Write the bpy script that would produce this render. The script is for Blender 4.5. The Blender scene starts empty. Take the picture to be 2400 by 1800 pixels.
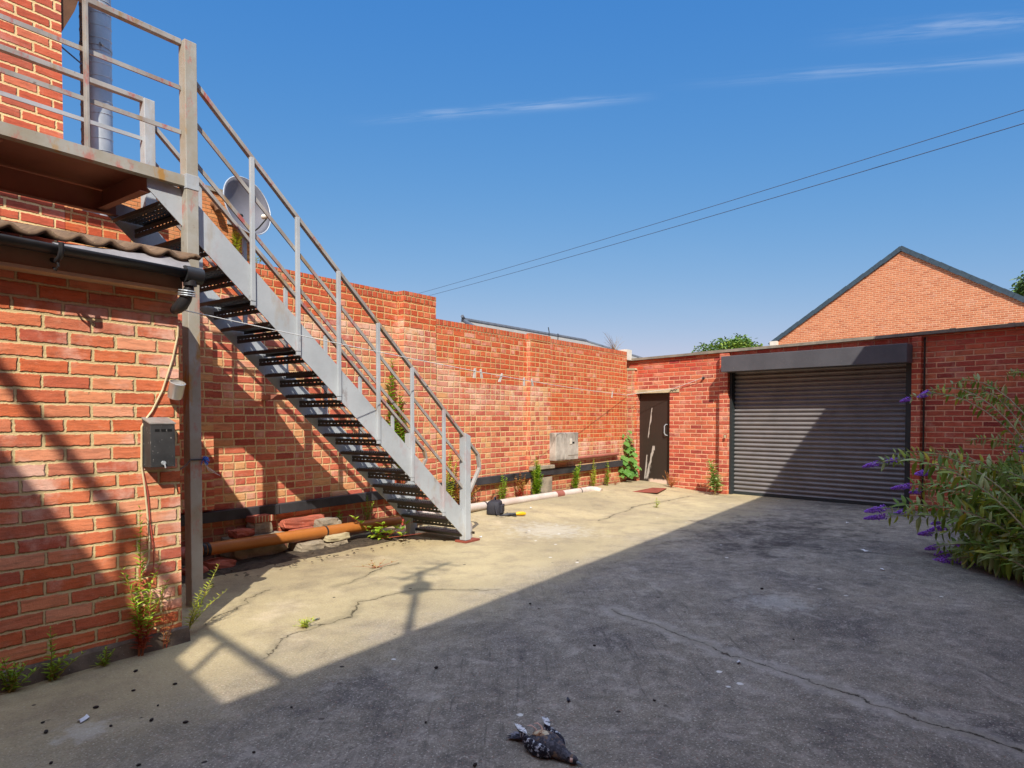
import bpy, bmesh, math, random
from mathutils import Vector, Matrix, Euler
R = math.radians
sc = bpy.context.scene
COL = sc.collection

# ------------------------------------------------------------------ camera
CAMZ = 1.32
cam = bpy.data.cameras.new("camera")
cam.sensor_width = 36.0
cam.lens = 1580.0 / 2400.0 * 36.0
cam.shift_y = 122.7 / 2400.0
cam.clip_start = 0.05
cam.clip_end = 2000
camo = bpy.data.objects.new("camera", cam)
COL.objects.link(camo)
camo.location = (0, -5.91, CAMZ)
camo.rotation_euler = (R(90 - 1.55), 0, R(36.36 - 90))
sc.camera = camo

# ------------------------------------------------------------------ world, sun, exposure
RAY = Vector((0.81, 0.71, -1.0))                 # way the sunlight travels
sun_el = math.atan2(1.0, math.hypot(RAY.x, RAY.y))
sun_rot = math.atan2(-RAY.x, -RAY.y)             # measured from +Y towards +X
world = bpy.data.worlds.new("World")
sc.world = world
world.use_nodes = True
SKY_STRENGTH = 0.103
FILL_CLOUD = 14.0                                     # brightness of the unseen cloud added overhead as fill light
SUN_STRENGTH = 5.0
sc.view_settings.view_transform = 'Standard'
sc.view_settings.look = 'None'
sc.view_settings.gamma = 1.0
sc.view_settings.use_curve_mapping = False
sc.view_settings.exposure = 0.40
sun = bpy.data.lights.new("sun", 'SUN')
sun.energy = SUN_STRENGTH
sun.angle = R(0.4)
sun.color = (1.0, 0.93, 0.82)
suno = bpy.data.objects.new("sun", sun)
COL.objects.link(suno)
suno.rotation_euler = RAY.to_track_quat('-Z', 'Y').to_euler()
suno.location = (-8, -8, 14)
sc.cycles.max_bounces = 6
sc.cycles.diffuse_bounces = 4
sc.cycles.use_denoising = True


def build_world():
    nt = world.node_tree
    nt.nodes.clear()
    out = nt.nodes.new('ShaderNodeOutputWorld')
    bg = nt.nodes.new('ShaderNodeBackground')
    bg.inputs['Strength'].default_value = SKY_STRENGTH
    sky = nt.nodes.new('ShaderNodeTexSky')
    sky.sky_type = 'NISHITA'
    sky.sun_disc = False
    sky.sun_elevation = sun_el
    sky.sun_rotation = sun_rot
    sky.air_density = 1.0
    sky.dust_density = 0.6
    sky.ozone_density = 2.2
    g = G(nt)
    tc = g.node('ShaderNodeTexCoord').outputs['Generated']
    sep = g.node('ShaderNodeSeparateXYZ', Vector=tc)
    z = g.m('MAXIMUM', sep.outputs['Z'], 0.02)
    px = g.m('DIVIDE', sep.outputs['X'], z)
    py = g.m('DIVIDE', sep.outputs['Y'], z)
    total = None
    # thin cirrus streaks in a flat layer high above: (x0,y0) - (x1,y1), half width, strength
    for (x0, y0, x1, y1, w, s) in CIRRUS:
        dx, dy = x1 - x0, y1 - y0
        L = math.hypot(dx, dy)
        ux, uy = dx / L, dy / L
        rx = g.m('SUBTRACT', px, x0)
        ry = g.m('SUBTRACT', py, y0)
        al = g.m('DIVIDE', g.m('ADD', g.m('MULTIPLY', rx, ux), g.m('MULTIPLY', ry, uy)), L)
        ac = g.m('SUBTRACT', g.m('MULTIPLY', rx, -uy), g.m('MULTIPLY', ry, -ux))
        vec = g.node('ShaderNodeCombineXYZ', X=g.m('MULTIPLY', al, 5.0), Y=g.m('MULTIPLY', ac, 1.2 / w), Z=x0)
        nz = g.noise(vec.outputs[0], 1.0, 6, 0.65)
        acn = g.m('ADD', ac, g.m('MULTIPLY', g.m('SUBTRACT', nz, 0.5), w * 1.8))
        band = g.m('POWER', 2.718, g.m('MULTIPLY', g.m('MULTIPLY', acn, acn), -1.0 / (w * w)))
        fade = g.m('MULTIPLY', g.sstep(al, 0.0, 0.45), g.sstep(al, 1.0, 0.7))
        f = g.m('MULTIPLY', g.m('MULTIPLY', band, fade), g.m('MULTIPLY', g.sstep(nz, 0.3, 0.7), s))
        total = f if total is None else g.m('ADD', total, f)
    # faint veil of high haze that thickens towards the horizon side
    v2 = g.node('ShaderNodeCombineXYZ', X=g.m('MULTIPLY', px, 0.25), Y=g.m('MULTIPLY', py, 0.9), Z=3.0)
    veil = g.m('MULTIPLY', g.sstep(g.noise(v2.outputs[0], 0.6, 5, 0.6), 0.50, 0.85), 0.03)
    total = g.m('MINIMUM', g.m('ADD', total, veil), 0.8)
    # grade of the clear sky: deeper, bluer overhead, softer towards the horizon
    k = 0.1366
    sc3 = g.node('ShaderNodeSeparateColor', Color=sky.outputs['Color'])
    chn = [g.m('MULTIPLY', g.m('POWER', g.m('MULTIPLY', sc3.outputs[i], k), p), a / k) for i, (a, p) in enumerate(((0.90, 1.36), (0.62, 0.655), (0.75, 0.22)))]
    cc = g.node('ShaderNodeCombineColor', Red=chn[0], Green=chn[1], Blue=chn[2]).outputs[0]
    col = g.mix(total, cc, (5.6, 6.2, 7.2, 1))
    # bright broken cloud added overhead, unseen above the view, to lift the shade
    cn = g.noise(g.xyz(g.m('MULTIPLY', px, 1.0), g.m('MULTIPLY', py, 1.0), 6.0), 1.6, 6, 0.6)
    over = g.m('MULTIPLY', g.sstep(sep.outputs['Z'], 0.68, 0.80), g.sstep(cn, 0.30, 0.55))
    col = g.mix(over, col, tuple(FILL_CLOUD * c for c in (0.80, 0.97, 1.28)) + (1,))
    nt.links.new(col, bg.inputs['Color'])
    nt.links.new(bg.outputs[0], out.inputs['Surface'])


# ------------------------------------------------------------------ node helper
class G:
    def __init__(self, nt):
        self.nt = nt

    def node(self, typ, **inp):
        n = self.nt.nodes.new(typ)
        for k, v in inp.items():
            k = k.replace('_', ' ')
            self.put(n.inputs[k], v)
        return n

    def put(self, sock, v):
        if isinstance(v, bpy.types.NodeSocket):
            self.nt.links.new(v, sock)
        elif v is not None:
            sock.default_value = v

    def m(self, op, a, b=None, c=None):
        n = self.nt.nodes.new('ShaderNodeMath')
        n.operation = op
        self.put(n.inputs[0], a)
        if b is not None: self.put(n.inputs[1], b)
        if c is not None: self.put(n.inputs[2], c)
        return n.outputs[0]

    def sstep(self, x, a, b):
        n = self.nt.nodes.new('ShaderNodeMapRange')
        n.interpolation_type = 'SMOOTHSTEP'
        if a > b:
            n.inputs['To Min'].default_value = 1.0
            n.inputs['To Max'].default_value = 0.0
            a, b = b, a
        self.put(n.inputs['Value'], x)
        n.inputs['From Min'].default_value = a
        n.inputs['From Max'].default_value = b
        return n.outputs['Result']

    def noise(self, vec, scale, detail=4, rough=0.55, dist=0.0, col=False):
        n = self.nt.nodes.new('ShaderNodeTexNoise')
        if vec is not None: self.put(n.inputs['Vector'], vec)
        n.inputs['Scale'].default_value = scale
        n.inputs['Detail'].default_value = detail
        n.inputs['Roughness'].default_value = rough
        n.inputs['Distortion'].default_value = dist
        return n.outputs['Color'] if col else n.outputs['Fac']

    def voro(self, vec, scale, feat='F1', out='Distance', rnd=1.0):
        n = self.nt.nodes.new('ShaderNodeTexVoronoi')
        n.feature = feat
        self.put(n.inputs['Vector'], vec)
        n.inputs['Scale'].default_value = scale
        n.inputs['Randomness'].default_value = rnd
        return n.outputs[out]

    def white(self, vec):
        n = self.nt.nodes.new('ShaderNodeTexWhiteNoise')
        n.noise_dimensions = '3D'
        self.put(n.inputs['Vector'], vec)
        return n.outputs['Value']

    def xyz(self, x, y, z):
        return self.node('ShaderNodeCombineXYZ', X=x, Y=y, Z=z).outputs[0]

    def mix(self, fac, a, b, mode='MIX'):
        n = self.nt.nodes.new('ShaderNodeMix')
        n.data_type = 'RGBA'
        n.blend_type = mode
        self.put(n.inputs['Factor'], fac)
        for s, v in (('A', a), ('B', b)):
            sock = [i for i in n.inputs if i.name == s and i.type == 'RGBA'][0]
            if isinstance(v, (tuple, list)) and len(v) == 3: v = (*v, 1)
            self.put(sock, v)
        return [o for o in n.outputs if o.type == 'RGBA'][0]

    def ramp(self, fac, stops, interp='LINEAR'):
        n = self.nt.nodes.new('ShaderNodeValToRGB')
        cr = n.color_ramp
        cr.interpolation = interp
        while len(cr.elements) > 1: cr.elements.remove(cr.elements[0])
        cr.elements[0].position = stops[0][0]
        cr.elements[0].color = (*stops[0][1][:3], 1)
        for p, c in stops[1:]:
            e = cr.elements.new(p)
            e.color = (*c[:3], 1)
        self.put(n.inputs['Fac'], fac)
        return n.outputs['Color']

    def scale(self, vec, sx, sy, sz, loc=(0, 0, 0)):
        n = self.nt.nodes.new('ShaderNodeMapping')
        self.put(n.inputs['Vector'], vec)
        n.inputs['Scale'].default_value = (sx, sy, sz)
        n.inputs['Location'].default_value = loc
        return n.outputs[0]


# cirrus streak ends in the cloud layer (direction.xy / direction.z)
CIRRUS = [(1.5, 1.88, 2.0, 0.86, 0.03, 0.30), (1.9, 0.92, 2.6, -0.45, 0.03, 0.22), (1.9, 0.5, 2.4, -0.5, 0.04, 0.28)]
build_world()


def S(r, g, b, k=1.0):
    f = lambda c: ((c / 255 + 0.055) / 1.055) ** 2.4 if c > 10 else c / 255 / 12.92
    return (f(r) * k, f(g) * k, f(b) * k, 1)


def new_mat(name):
    m = bpy.data.materials.new(name)
    m.use_nodes = True
    nt = m.node_tree
    b = nt.nodes['Principled BSDF']
    return m, G(nt), b


def finish(g, b, col, rough=0.7, height=None, dist=0.002, strength=1.0, metal=0.0, spec=None):
    g.put(b.inputs['Base Color'], col)
    g.put(b.inputs['Roughness'], rough)
    g.put(b.inputs['Metallic'], metal)
    if spec is not None: b.inputs['Specular IOR Level'].default_value = spec
    if height is not None:
        n = g.node('ShaderNodeBump', Height=height)
        n.inputs['Distance'].default_value = dist
        n.inputs['Strength'].default_value = strength
        g.nt.links.new(n.outputs[0], b.inputs['Normal'])


def brick_mat(name, cols, mortar, L=0.225, h=0.075, head=0.0, mw=0.010, effl=0.25, effc=S(225, 200, 190), seed=0.0,
              cols2=None, mortar2=None, zone=None, dirt=0.35, dirtc=S(70, 55, 48), bump=0.006, wob=0.006, zoff=0.0, moss=0.0, groove=0.5, rag=0.5):
    """coursed brickwork in world metres; cols = per-brick palette, zone = list of (x, z) for a stepped joint line above which cols2 is used"""
    m, g, b = new_mat(name)
    geo = g.node('ShaderNodeNewGeometry')
    pos = geo.outputs['Position']
    sp = g.node('ShaderNodeSeparateXYZ', Vector=pos)
    sn = g.node('ShaderNodeSeparateXYZ', Vector=geo.outputs['True Normal'])
    use_y = g.m('GREATER_THAN', g.m('ABSOLUTE', sn.outputs['X']), g.m('ABSOLUTE', sn.outputs['Y']))
    flat = g.m('GREATER_THAN', g.m('ABSOLUTE', sn.outputs['Z']), 0.7)
    u = g.m('ADD', g.m('MULTIPLY', sp.outputs['X'], g.m('SUBTRACT', 1.0, use_y)), g.m('MULTIPLY', sp.outputs['Y'], use_y))
    v = g.m('ADD', g.m('MULTIPLY', sp.outputs['Z'], g.m('SUBTRACT', 1.0, flat)), g.m('MULTIPLY', sp.outputs['Y'], flat))
    wn = g.node('ShaderNodeSeparateColor', Color=g.noise(pos, 5.0, 3, 0.6, col=True))
    u = g.m('ADD', u, g.m('MULTIPLY', g.m('SUBTRACT', wn.outputs[0], 0.5), wob * 2))
    v = g.m('ADD', g.m('ADD', v, zoff), g.m('MULTIPLY', g.m('SUBTRACT', wn.outputs[1], 0.5), wob * 2))
    wl = g.noise(g.scale(pos, 0.7, 0.7, 0.2), 1.0, 1)
    v = g.m('ADD', v, g.m('MULTIPLY', g.m('SUBTRACT', wl, 0.5), wob * 4))
    vr = g.m('DIVIDE', v, h)
    row = g.m('FLOOR', vr)
    fv = g.m('FRACT', vr)
    odd = g.m('FLOORED_MODULO', row, 2.0)
    rj = g.white(g.xyz(row, 3.3 + seed, 1.7))
    off = g.m('ADD', g.m('MULTIPLY', odd, 0.5), g.m('MULTIPLY', rj, 0.13))
    ur = g.m('ADD', g.m('DIVIDE', u, L), off)
    colm = g.m('FLOOR', ur)
    fu = g.m('FRACT', ur)
    cid = g.xyz(colm, row, seed)
    if head > 0:
        hs = g.m('LESS_THAN', g.white(g.xyz(colm, row, seed + 7.7)), head)
        fu2 = g.m('MULTIPLY', fu, 2.0)
        half = g.m('FLOOR', fu2)
        fuh = g.m('FRACT', fu2)
        e1 = g.m('MULTIPLY', g.m('MINIMUM', fu, g.m('SUBTRACT', 1.0, fu)), L)
        e2 = g.m('MULTIPLY', g.m('MINIMUM', fuh, g.m('SUBTRACT', 1.0, fuh)), L * 0.5)
        du = g.m('ADD', g.m('MULTIPLY', e1, g.m('SUBTRACT', 1.0, hs)), g.m('MULTIPLY', e2, hs))
        cid = g.xyz(g.m('ADD', colm, g.m('MULTIPLY', g.m('MULTIPLY', half, hs), 0.4)), row, seed)
    else:
        du = g.m('MULTIPLY', g.m('MINIMUM', fu, g.m('SUBTRACT', 1.0, fu)), L)
    dv = g.m('MULTIPLY', g.m('MINIMUM', fv, g.m('SUBTRACT', 1.0, fv)), h)
    # rounded arrises: soft minimum of the two edge distances
    d = g.m('SMOOTH_MIN', du, dv, 0.006)
    ed = g.noise(pos, 45.0, 4, 0.65)
    d = g.m('ADD', d, g.m('MULTIPLY', g.m('SUBTRACT', ed, 0.5), 0.011 * rag * 2))
    rnd = g.white(cid)
    rnd2 = g.white(g.xyz(rnd, row, 11.0 + seed))
    d = g.m('SUBTRACT', d, g.m('MULTIPLY', rnd2, 0.0032))
    chip = g.noise(g.scale(pos, 1, 1, 1, (seed, 2, 5)), 16, 4, 0.7)
    d = g.m('SUBTRACT', d, g.m('MULTIPLY', g.sstep(chip, 0.62, 0.75), 0.014 * rag))
    brick = g.sstep(d, mw * 0.5 - 0.0018, mw * 0.5 + 0.0018)
    pal = lambda cs: g.ramp(rnd, [(i / (len(cs) - 1), c) for i, c in enumerate(cs)])
    bc = pal(cols)
    mc = g.mix(g.noise(pos, 9.0, 4, 0.6), tuple(c * 0.82 for c in mortar[:3]), mortar[:3])
    if cols2 is not None:
        fc = g.nt.nodes.new('ShaderNodeFloatCurve')
        x0, x1, zmax = zone[0][0], zone[-1][0], 4.0
        cu = fc.mapping.curves[0]
        while len(cu.points) > 2: cu.points.remove(cu.points[1])
        for i, (x, zz) in enumerate(zone):
            p = ((x - x0) / (x1 - x0), zz / zmax)
            if i == 0: cu.points[0].location = p
            elif i == len(zone) - 1: cu.points[-1].location = p
            else: cu.points.new(*p)
        for p in cu.points: p.handle_type = 'VECTOR'
        fc.mapping.update()
        xc = g.m('MULTIPLY', g.m('SUBTRACT', g.m('ADD', colm, 0.5), off), L)
        g.put(fc.inputs['Value'], g.m('DIVIDE', g.m('SUBTRACT', xc, x0), x1 - x0))
        zc = g.m('MULTIPLY', g.m('ADD', row, 0.5), h)
        up = g.m('GREATER_THAN', zc, g.m('MULTIPLY', fc.outputs[0], zmax))
        bc = g.mix(up, bc, pal(cols2))
        mc = g.mix(up, mc, mortar2)
    # fired-clay streaks, pale bloom, dirt
    st = g.noise(g.scale(pos, 9, 9, 60), 1.0, 4, 0.6)
    bc = g.mix(g.sstep(st, 0.42, 0.72), bc, g.mix(0.3, bc, (0.02, 0.012, 0.01, 1)))
    fine = g.noise(pos, 130, 3, 0.7)
    bc = g.mix(g.m('MULTIPLY', g.sstep(fine, 0.5, 0.8), 0.35), bc, g.mix(0.35, bc, (0.9, 0.6, 0.45, 1)))
    ef = g.noise(pos, 2.3, 6, 0.68)
    em = g.m('MULTIPLY', g.sstep(g.m('ADD', ef, g.m('MULTIPLY', g.m('SUBTRACT', rnd2, 0.5), 0.22)), 0.54, 0.74), effl)
    bc = g.mix(em, bc, effc)
    mot = g.noise(g.scale(pos, 1, 1, 1.6, (4, seed, 1)), 13, 5, 0.7)
    bc = g.mix(g.m('MULTIPLY', g.sstep(mot, 0.5, 0.72), 0.38), bc, g.mix(0.55, bc, (0.06, 0.03, 0.025, 1)))
    bc = g.mix(g.m('MULTIPLY', g.sstep(mot, 0.47, 0.3), 0.30), bc, g.mix(0.5, bc, (0.85, 0.52, 0.34, 1)))
    allc = g.mix(brick, mc, bc)
    if cols2 is not None and zone[0][0] >= 0:
        below = g.m('SUBTRACT', g.m('MULTIPLY', fc.outputs[0], zmax), v)
        smear = g.m('MULTIPLY', g.sstep(below, 0.55, 0.02), g.sstep(below, -0.03, 0.02))
        smear = g.m('MULTIPLY', smear, g.sstep(g.noise(g.scale(pos, 1, 1, 0.8, (2, 2, 9)), 3.5, 7, 0.75), 0.40, 0.62))
        allc = g.mix(g.m('MULTIPLY', smear, 0.6), allc, S(226, 196, 172))
    dn = g.noise(g.scale(pos, 1, 1, 0.6), 1.1, 6, 0.65)
    allc = g.mix(g.m('MULTIPLY', g.sstep(dn, 0.5, 0.8), dirt), allc, g.mix(0.6, allc, dirtc))
    if moss > 0:
        mo = g.m('MULTIPLY', g.sstep(g.m('ADD', sp.outputs['Z'], g.m('MULTIPLY', ef, 0.5)), 0.55, 0.22), moss)
        allc = g.mix(mo, allc, S(96, 84, 70))
    hgt = g.m('ADD', g.m('MULTIPLY', g.sstep(d, mw * 0.5 - 0.004, mw * 0.5 + 0.004), groove + 0.3),
              g.m('ADD', g.m('MULTIPLY', st, 0.22), g.m('MULTIPLY', g.m('ADD', fine, rnd2), 0.16)))
    finish(g, b, allc, 0.88, hgt, bump * 1.6, 1.0, spec=0.2)
    return m


def metal_paint(name, base, base2, red=0.35, ochre=0.35, rust=0.2, rough=0.55, scale=1.0, metal=0.0, redc=S(165, 92, 86), och=S(150, 118, 52)):
    m, g, b = new_mat(name)
    pos = g.node('ShaderNodeNewGeometry').outputs['Position']
    n1 = g.noise(pos, 2.2 * scale, 5, 0.6)
    c = g.mix(g.sstep(n1, 0.3, 0.7), base, base2)
    n2 = g.noise(g.scale(pos, 1, 1, 0.5, (3, 1, 7)), 5.5 * scale, 6, 0.7)
    c = g.mix(g.m('MULTIPLY', g.sstep(n2, 0.54, 0.68), red), c, redc)
    n3 = g.noise(g.scale(pos, 1, 1, 0.4, (9, 4, 2)), 3.6 * scale, 6, 0.68)
    c = g.mix(g.m('MULTIPLY', g.sstep(n3, 0.56, 0.68), ochre), c, och)
    n4 = g.noise(g.scale(pos, 1, 1, 0.6, (1, 8, 5)), 9 * scale, 6, 0.75)
    c = g.mix(g.m('MULTIPLY', g.sstep(n4, 0.6, 0.7), rust), c, S(92, 52, 32))
    f = g.noise(pos, 70, 4, 0.6)
    c = g.mix(g.m('MULTIPLY', f, 0.22), c, g.mix(0.5, c, (0.05, 0.05, 0.05, 1)))
    finish(g, b, c, g.m('ADD', rough - 0.1, g.m('MULTIPLY', n2, 0.25)), f, 0.0006, 0.6, metal=metal, spec=0.35)
    return m


def plain(name, c1, c2, rough=0.6, scale=6, fine=60, bump=0.0006, metal=0.0, spec=0.35, speck=None):
    m, g, b = new_mat(name)
    pos = g.node('ShaderNodeNewGeometry').outputs['Position']
    n1 = g.noise(pos, scale, 6, 0.65)
    c = g.mix(g.sstep(n1, 0.3, 0.72), c1, c2)
    f = g.noise(pos, fine, 4, 0.65)
    c = g.mix(g.m('MULTIPLY', f, 0.25), c, g.mix(0.5, c, (0.03, 0.03, 0.03, 1)))
    if speck:
        c = g.mix(g.sstep(g.noise(pos, fine * 1.6, 3, 0.6), 0.66, 0.72), c, speck)
    finish(g, b, c, g.m('ADD', rough - 0.08, g.m('MULTIPLY', n1, 0.16)), f, bump, 0.7, metal=metal, spec=spec)
    return m


def leaf_mat(name, cols, rough=0.5, trans=0.25):
    m, g, b = new_mat(name)
    geo = g.node('ShaderNodeNewGeometry')
    rnd = geo.outputs['Random Per Island']
    c = g.ramp(rnd, [(i / (len(cols) - 1), k) for i, k in enumerate(cols)])
    n = g.noise(geo.outputs['Position'], 40, 3, 0.6)
    c = g.mix(g.m('MULTIPLY', n, 0.4), c, g.mix(0.45, c, (0.01, 0.015, 0.003, 1)))
    finish(g, b, c, rough, spec=0.3)
    tr = g.node('ShaderNodeBsdfTranslucent', Color=g.mix(0.3, c, (0.3, 0.35, 0.02, 1)))
    mx = g.nt.nodes.new('ShaderNodeMixShader')
    mx.inputs[0].default_value = trans
    out = [n for n in g.nt.nodes if n.type == 'OUTPUT_MATERIAL'][0]
    g.nt.links.new(b.outputs[0], mx.inputs[1])
    g.nt.links.new(tr.outputs[0], mx.inputs[2])
    g.nt.links.new(mx.outputs[0], out.inputs['Surface'])
    return m


# ------------------------------------------------------------------ mesh helper
ORG = {}


class MB:
    def __init__(self):
        self.v, self.f = [], []

    def add(self, vs, fs):
        o = len(self.v)
        self.v += [Vector(p) for p in vs]
        self.f += [tuple(i + o for i in q) for q in fs]

    def box(self, lo, hi):
        x0, y0, z0 = lo
        x1, y1, z1 = hi
        self.add([(x0, y0, z0), (x1, y0, z0), (x1, y1, z0), (x0, y1, z0), (x0, y0, z1), (x1, y0, z1), (x1, y1, z1), (x0, y1, z1)],
                 [(0, 3, 2, 1), (4, 5, 6, 7), (0, 1, 5, 4), (1, 2, 6, 5), (2, 3, 7, 6), (3, 0, 4, 7)])
        return self

    def obox(self, c, size, mat3):
        c = Vector(c)
        hx, hy, hz = size[0] / 2, size[1] / 2, size[2] / 2
        vs = [c + mat3 @ Vector((sx * hx, sy * hy, sz * hz)) for sz in (-1, 1) for sx, sy in ((-1, -1), (1, -1), (1, 1), (-1, 1))]
        self.add(vs, [(0, 3, 2, 1), (4, 5, 6, 7), (0, 1, 5, 4), (1, 2, 6, 5), (2, 3, 7, 6), (3, 0, 4, 7)])
        return self

    def bar(self, a, b, w, h, up=(0, 0, 1)):
        """rectangular bar from a to b: w across, h along up"""
        a, b = Vector(a), Vector(b)
        d = (b - a)
        L = d.length
        d.normalize()
        up = Vector(up)
        s = d.cross(up)
        if s.length < 1e-4: s = d.cross(Vector((1, 0, 0)))
        s.normalize()
        t = s.cross(d)
        M = Matrix((d, s, t)).transposed()
        return self.obox((a + b) / 2, (L, w, h), M)

    def tube(self, pts, r, seg=10, caps=True, closed=False):
        pts = [Vector(p) for p in pts]
        n = len(pts)
        rs = r if isinstance(r, (list, tuple)) else [r] * n
        rings = []
        ref = None
        for i, p in enumerate(pts):
            d = (pts[min(i + 1, n - 1)] - pts[max(i - 1, 0)]).normalized()
            if ref is None:
                ref = d.cross(Vector((0, 0, 1)))
                if ref.length < 0.05: ref = d.cross(Vector((1, 0, 0)))
                ref.normalize()
            ref = (ref - d * ref.dot(d)).normalized()
            q = d.cross(ref)
            rings.append([p + (ref * math.cos(2 * math.pi * k / seg) + q * math.sin(2 * math.pi * k / seg)) * rs[i] for k in range(seg)])
        vs = [x for rr in rings for x in rr]
        fs = []
        for i in range(n - 1):
            for k in range(seg):
                a, b2 = i * seg + k, i * seg + (k + 1) % seg
                fs.append((a, b2, b2 + seg, a + seg))
        if caps:
            fs.append(tuple(range(seg - 1, -1, -1)))
            fs.append(tuple(range((n - 1) * seg, n * seg)))
        self.add(vs, fs)
        return self

    def prism(self, poly, o, ex, ey, ez, t):
        """poly (2D) in the plane o, ex, ey thickened by t along ez"""
        o, ex, ey, ez = map(Vector, (o, ex, ey, ez))
        n = len(poly)
        vs = [o + ex * x + ey * y for x, y in poly] + [o + ex * x + ey * y + ez * t for x, y in poly]
        fs = [tuple(range(n - 1, -1, -1)), tuple(range(n, 2 * n))]
        fs += [(i, (i + 1) % n, n + (i + 1) % n, n + i) for i in range(n)]
        self.add(vs, fs)
        return self

    def leaf(self, p, d, nrm, L, w, fold=0.25, droop=0.15):
        """a leaf blade of six faces, folded along its midrib"""
        p, d, nrm = Vector(p), Vector(d).normalized(), Vector(nrm)
        s = d.cross(nrm)
        if s.length < 1e-3: s = d.cross(Vector((1, 0.3, 0)))
        s.normalize()
        nrm = s.cross(d)
        q = lambda a, b2, c: p + d * (a * L) + s * (b2 * w) + nrm * (c * w - droop * L * a * a)
        vs = [q(0, 0, 0), q(0.35, 0.5, fold), q(0.35, 0, 0), q(0.35, -0.5, fold), q(0.7, 0.38, fold * 0.8), q(0.7, 0, 0), q(0.7, -0.38, fold * 0.8), q(1, 0, 0)]
        self.add(vs, [(0, 2, 1), (0, 3, 2), (1, 2, 5, 4), (2, 3, 6, 5), (4, 5, 7), (5, 6, 7)])
        return self

    def build(self, name, mat, parent=None, origin=None, smooth=False, bevel=0.0, label=None):
        base = Vector(ORG[parent.name]) if parent is not None else Vector(origin if origin is not None else (0, 0, 0))
        me = bpy.data.meshes.new(name)
        me.from_pydata([v - base for v in self.v], [], self.f)
        me.validate()
        me.update()
        bm = bmesh.new()
        bm.from_mesh(me)
        bmesh.ops.recalc_face_normals(bm, faces=bm.faces)
        bm.to_mesh(me)
        bm.free()
        me.materials.append(mat)
        if smooth:
            for p in me.polygons: p.use_smooth = True
            try: me.set_sharp_from_angle(angle=R(40))
            except Exception: pass
        o = bpy.data.objects.new(name, me)
        COL.objects.link(o)
        if parent is not None: o.parent = parent
        else: o.location = base
        ORG[o.name] = tuple(base)
        if bevel:
            md = o.modifiers.new('bevel', 'BEVEL')
            md.width = bevel
            md.segments = 2
            md.limit_method = 'ANGLE'
            md.angle_limit = R(50)
        if label: o['label'] = label
        return o


def thing(name, label, cat, loc=(0, 0, 0), group=None):
    o = bpy.data.objects.new(name, None)
    o.empty_display_size = 0.1
    COL.objects.link(o)
    o.location = loc
    o['label'] = label
    o['category'] = cat
    if group: o['group'] = group
    ORG[o.name] = tuple(loc)
    return o


def tag(o, label, cat, group=None):
    o['label'] = label
    o['category'] = cat
    if group: o['group'] = group
    return o


def dup(root, loc, label, rz=0.0, scale=1.0):
    r = root.copy()
    COL.objects.link(r)
    r.location = loc
    r.rotation_euler = (0, 0, rz)
    r.scale = (scale,) * 3
    if label: r['label'] = label
    for ch in list(root.children):
        c = ch.copy()
        COL.objects.link(c)
        c.parent = r
        for gch in list(ch.children):
            d = gch.copy()
            COL.objects.link(d)
            d.parent = c
    return r


def sm(a, b, x):
    t = max(0.0, min(1.0, (x - a) / (b - a)))
    return t * t * (3 - 2 * t)


def gz(x, y):
    """ground level: the slab rises a little towards the long wall's far end"""
    return 0.105 * sm(4.6, 7.6, x) * sm(-1.7, -0.1, y)


# back wall frame: s runs along it to the right, o is outwards into the yard
BO = Vector((12.0, 0, 0))
BE = Vector((-0.165, -0.986, 0)).normalized()
BN = Vector((-0.986, 0.165, 0)).normalized()
BM = Matrix((BE, BN, Vector((0, 0, 1)))).transposed()
def bw(s, d, z): return BO + BE * s + BN * d + Vector((0, 0, z))


def bbox(mb, s0, s1, d0, d1, z0, z1):
    mb.obox(bw((s0 + s1) / 2, (d0 + d1) / 2, (z0 + z1) / 2), (s1 - s0, d1 - d0, z1 - z0), BM)
    return mb


# ------------------------------------------------------------------ materials
MORT = S(206, 184, 138)
m_out = brick_mat('brick_outbuilding', [S(200, 104, 70), S(212, 118, 80), S(220, 130, 90), S(228, 148, 106), S(188, 96, 72), S(216, 122, 80), S(206, 106, 66), S(232, 160, 122), S(176, 88, 70)], S(216, 192, 142),
                  mw=0.0105, effl=0.75, effc=S(232, 194, 174), seed=1.0, dirt=0.5, bump=0.008, wob=0.006, zoff=0.03, rag=0.8)
m_upper = brick_mat('brick_upper', [S(194, 92, 66), S(206, 104, 74), S(182, 84, 64), S(214, 120, 88), S(168, 82, 66), S(200, 96, 66)], S(236, 206, 150),
                    mw=0.013, effl=0.3, seed=2.0, dirt=0.3, bump=0.006, rag=0.8)
ZONE = [(2.0, 2.48), (3.83, 2.47), (4.3, 2.38), (6.27, 2.40), (6.29, 2.13), (6.55, 2.03), (6.75, 1.92), (7.05, 1.80), (8.96, 1.80), (8.98, 0.80), (9.9, 0.90), (12.0, 0.90)]
OLD = [S(168, 80, 62), S(192, 98, 74), S(204, 112, 82), S(212, 134, 96), S(186, 90, 72), S(214, 160, 108), S(198, 106, 86), S(180, 84, 68), S(206, 122, 92)]
NEW = [S(184, 78, 46), S(196, 88, 50), S(204, 100, 58), S(190, 84, 54), S(208, 112, 72), S(176, 74, 50)]
m_long = brick_mat('brick_boundary', OLD, S(218, 180, 132), mw=0.0125, head=0.6, effl=0.6, effc=S(226, 186, 162), seed=3.0,
                   cols2=NEW, mortar2=S(202, 156, 104), zone=ZONE, dirt=0.4, moss=0.75, wob=0.006, rag=0.9)
m_edge = brick_mat('brick_on_edge', NEW, S(180, 144, 100), L=0.0755, h=0.24, mw=0.010, effl=0.2, seed=4.0, dirt=0.45, zoff=0.13)
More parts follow.
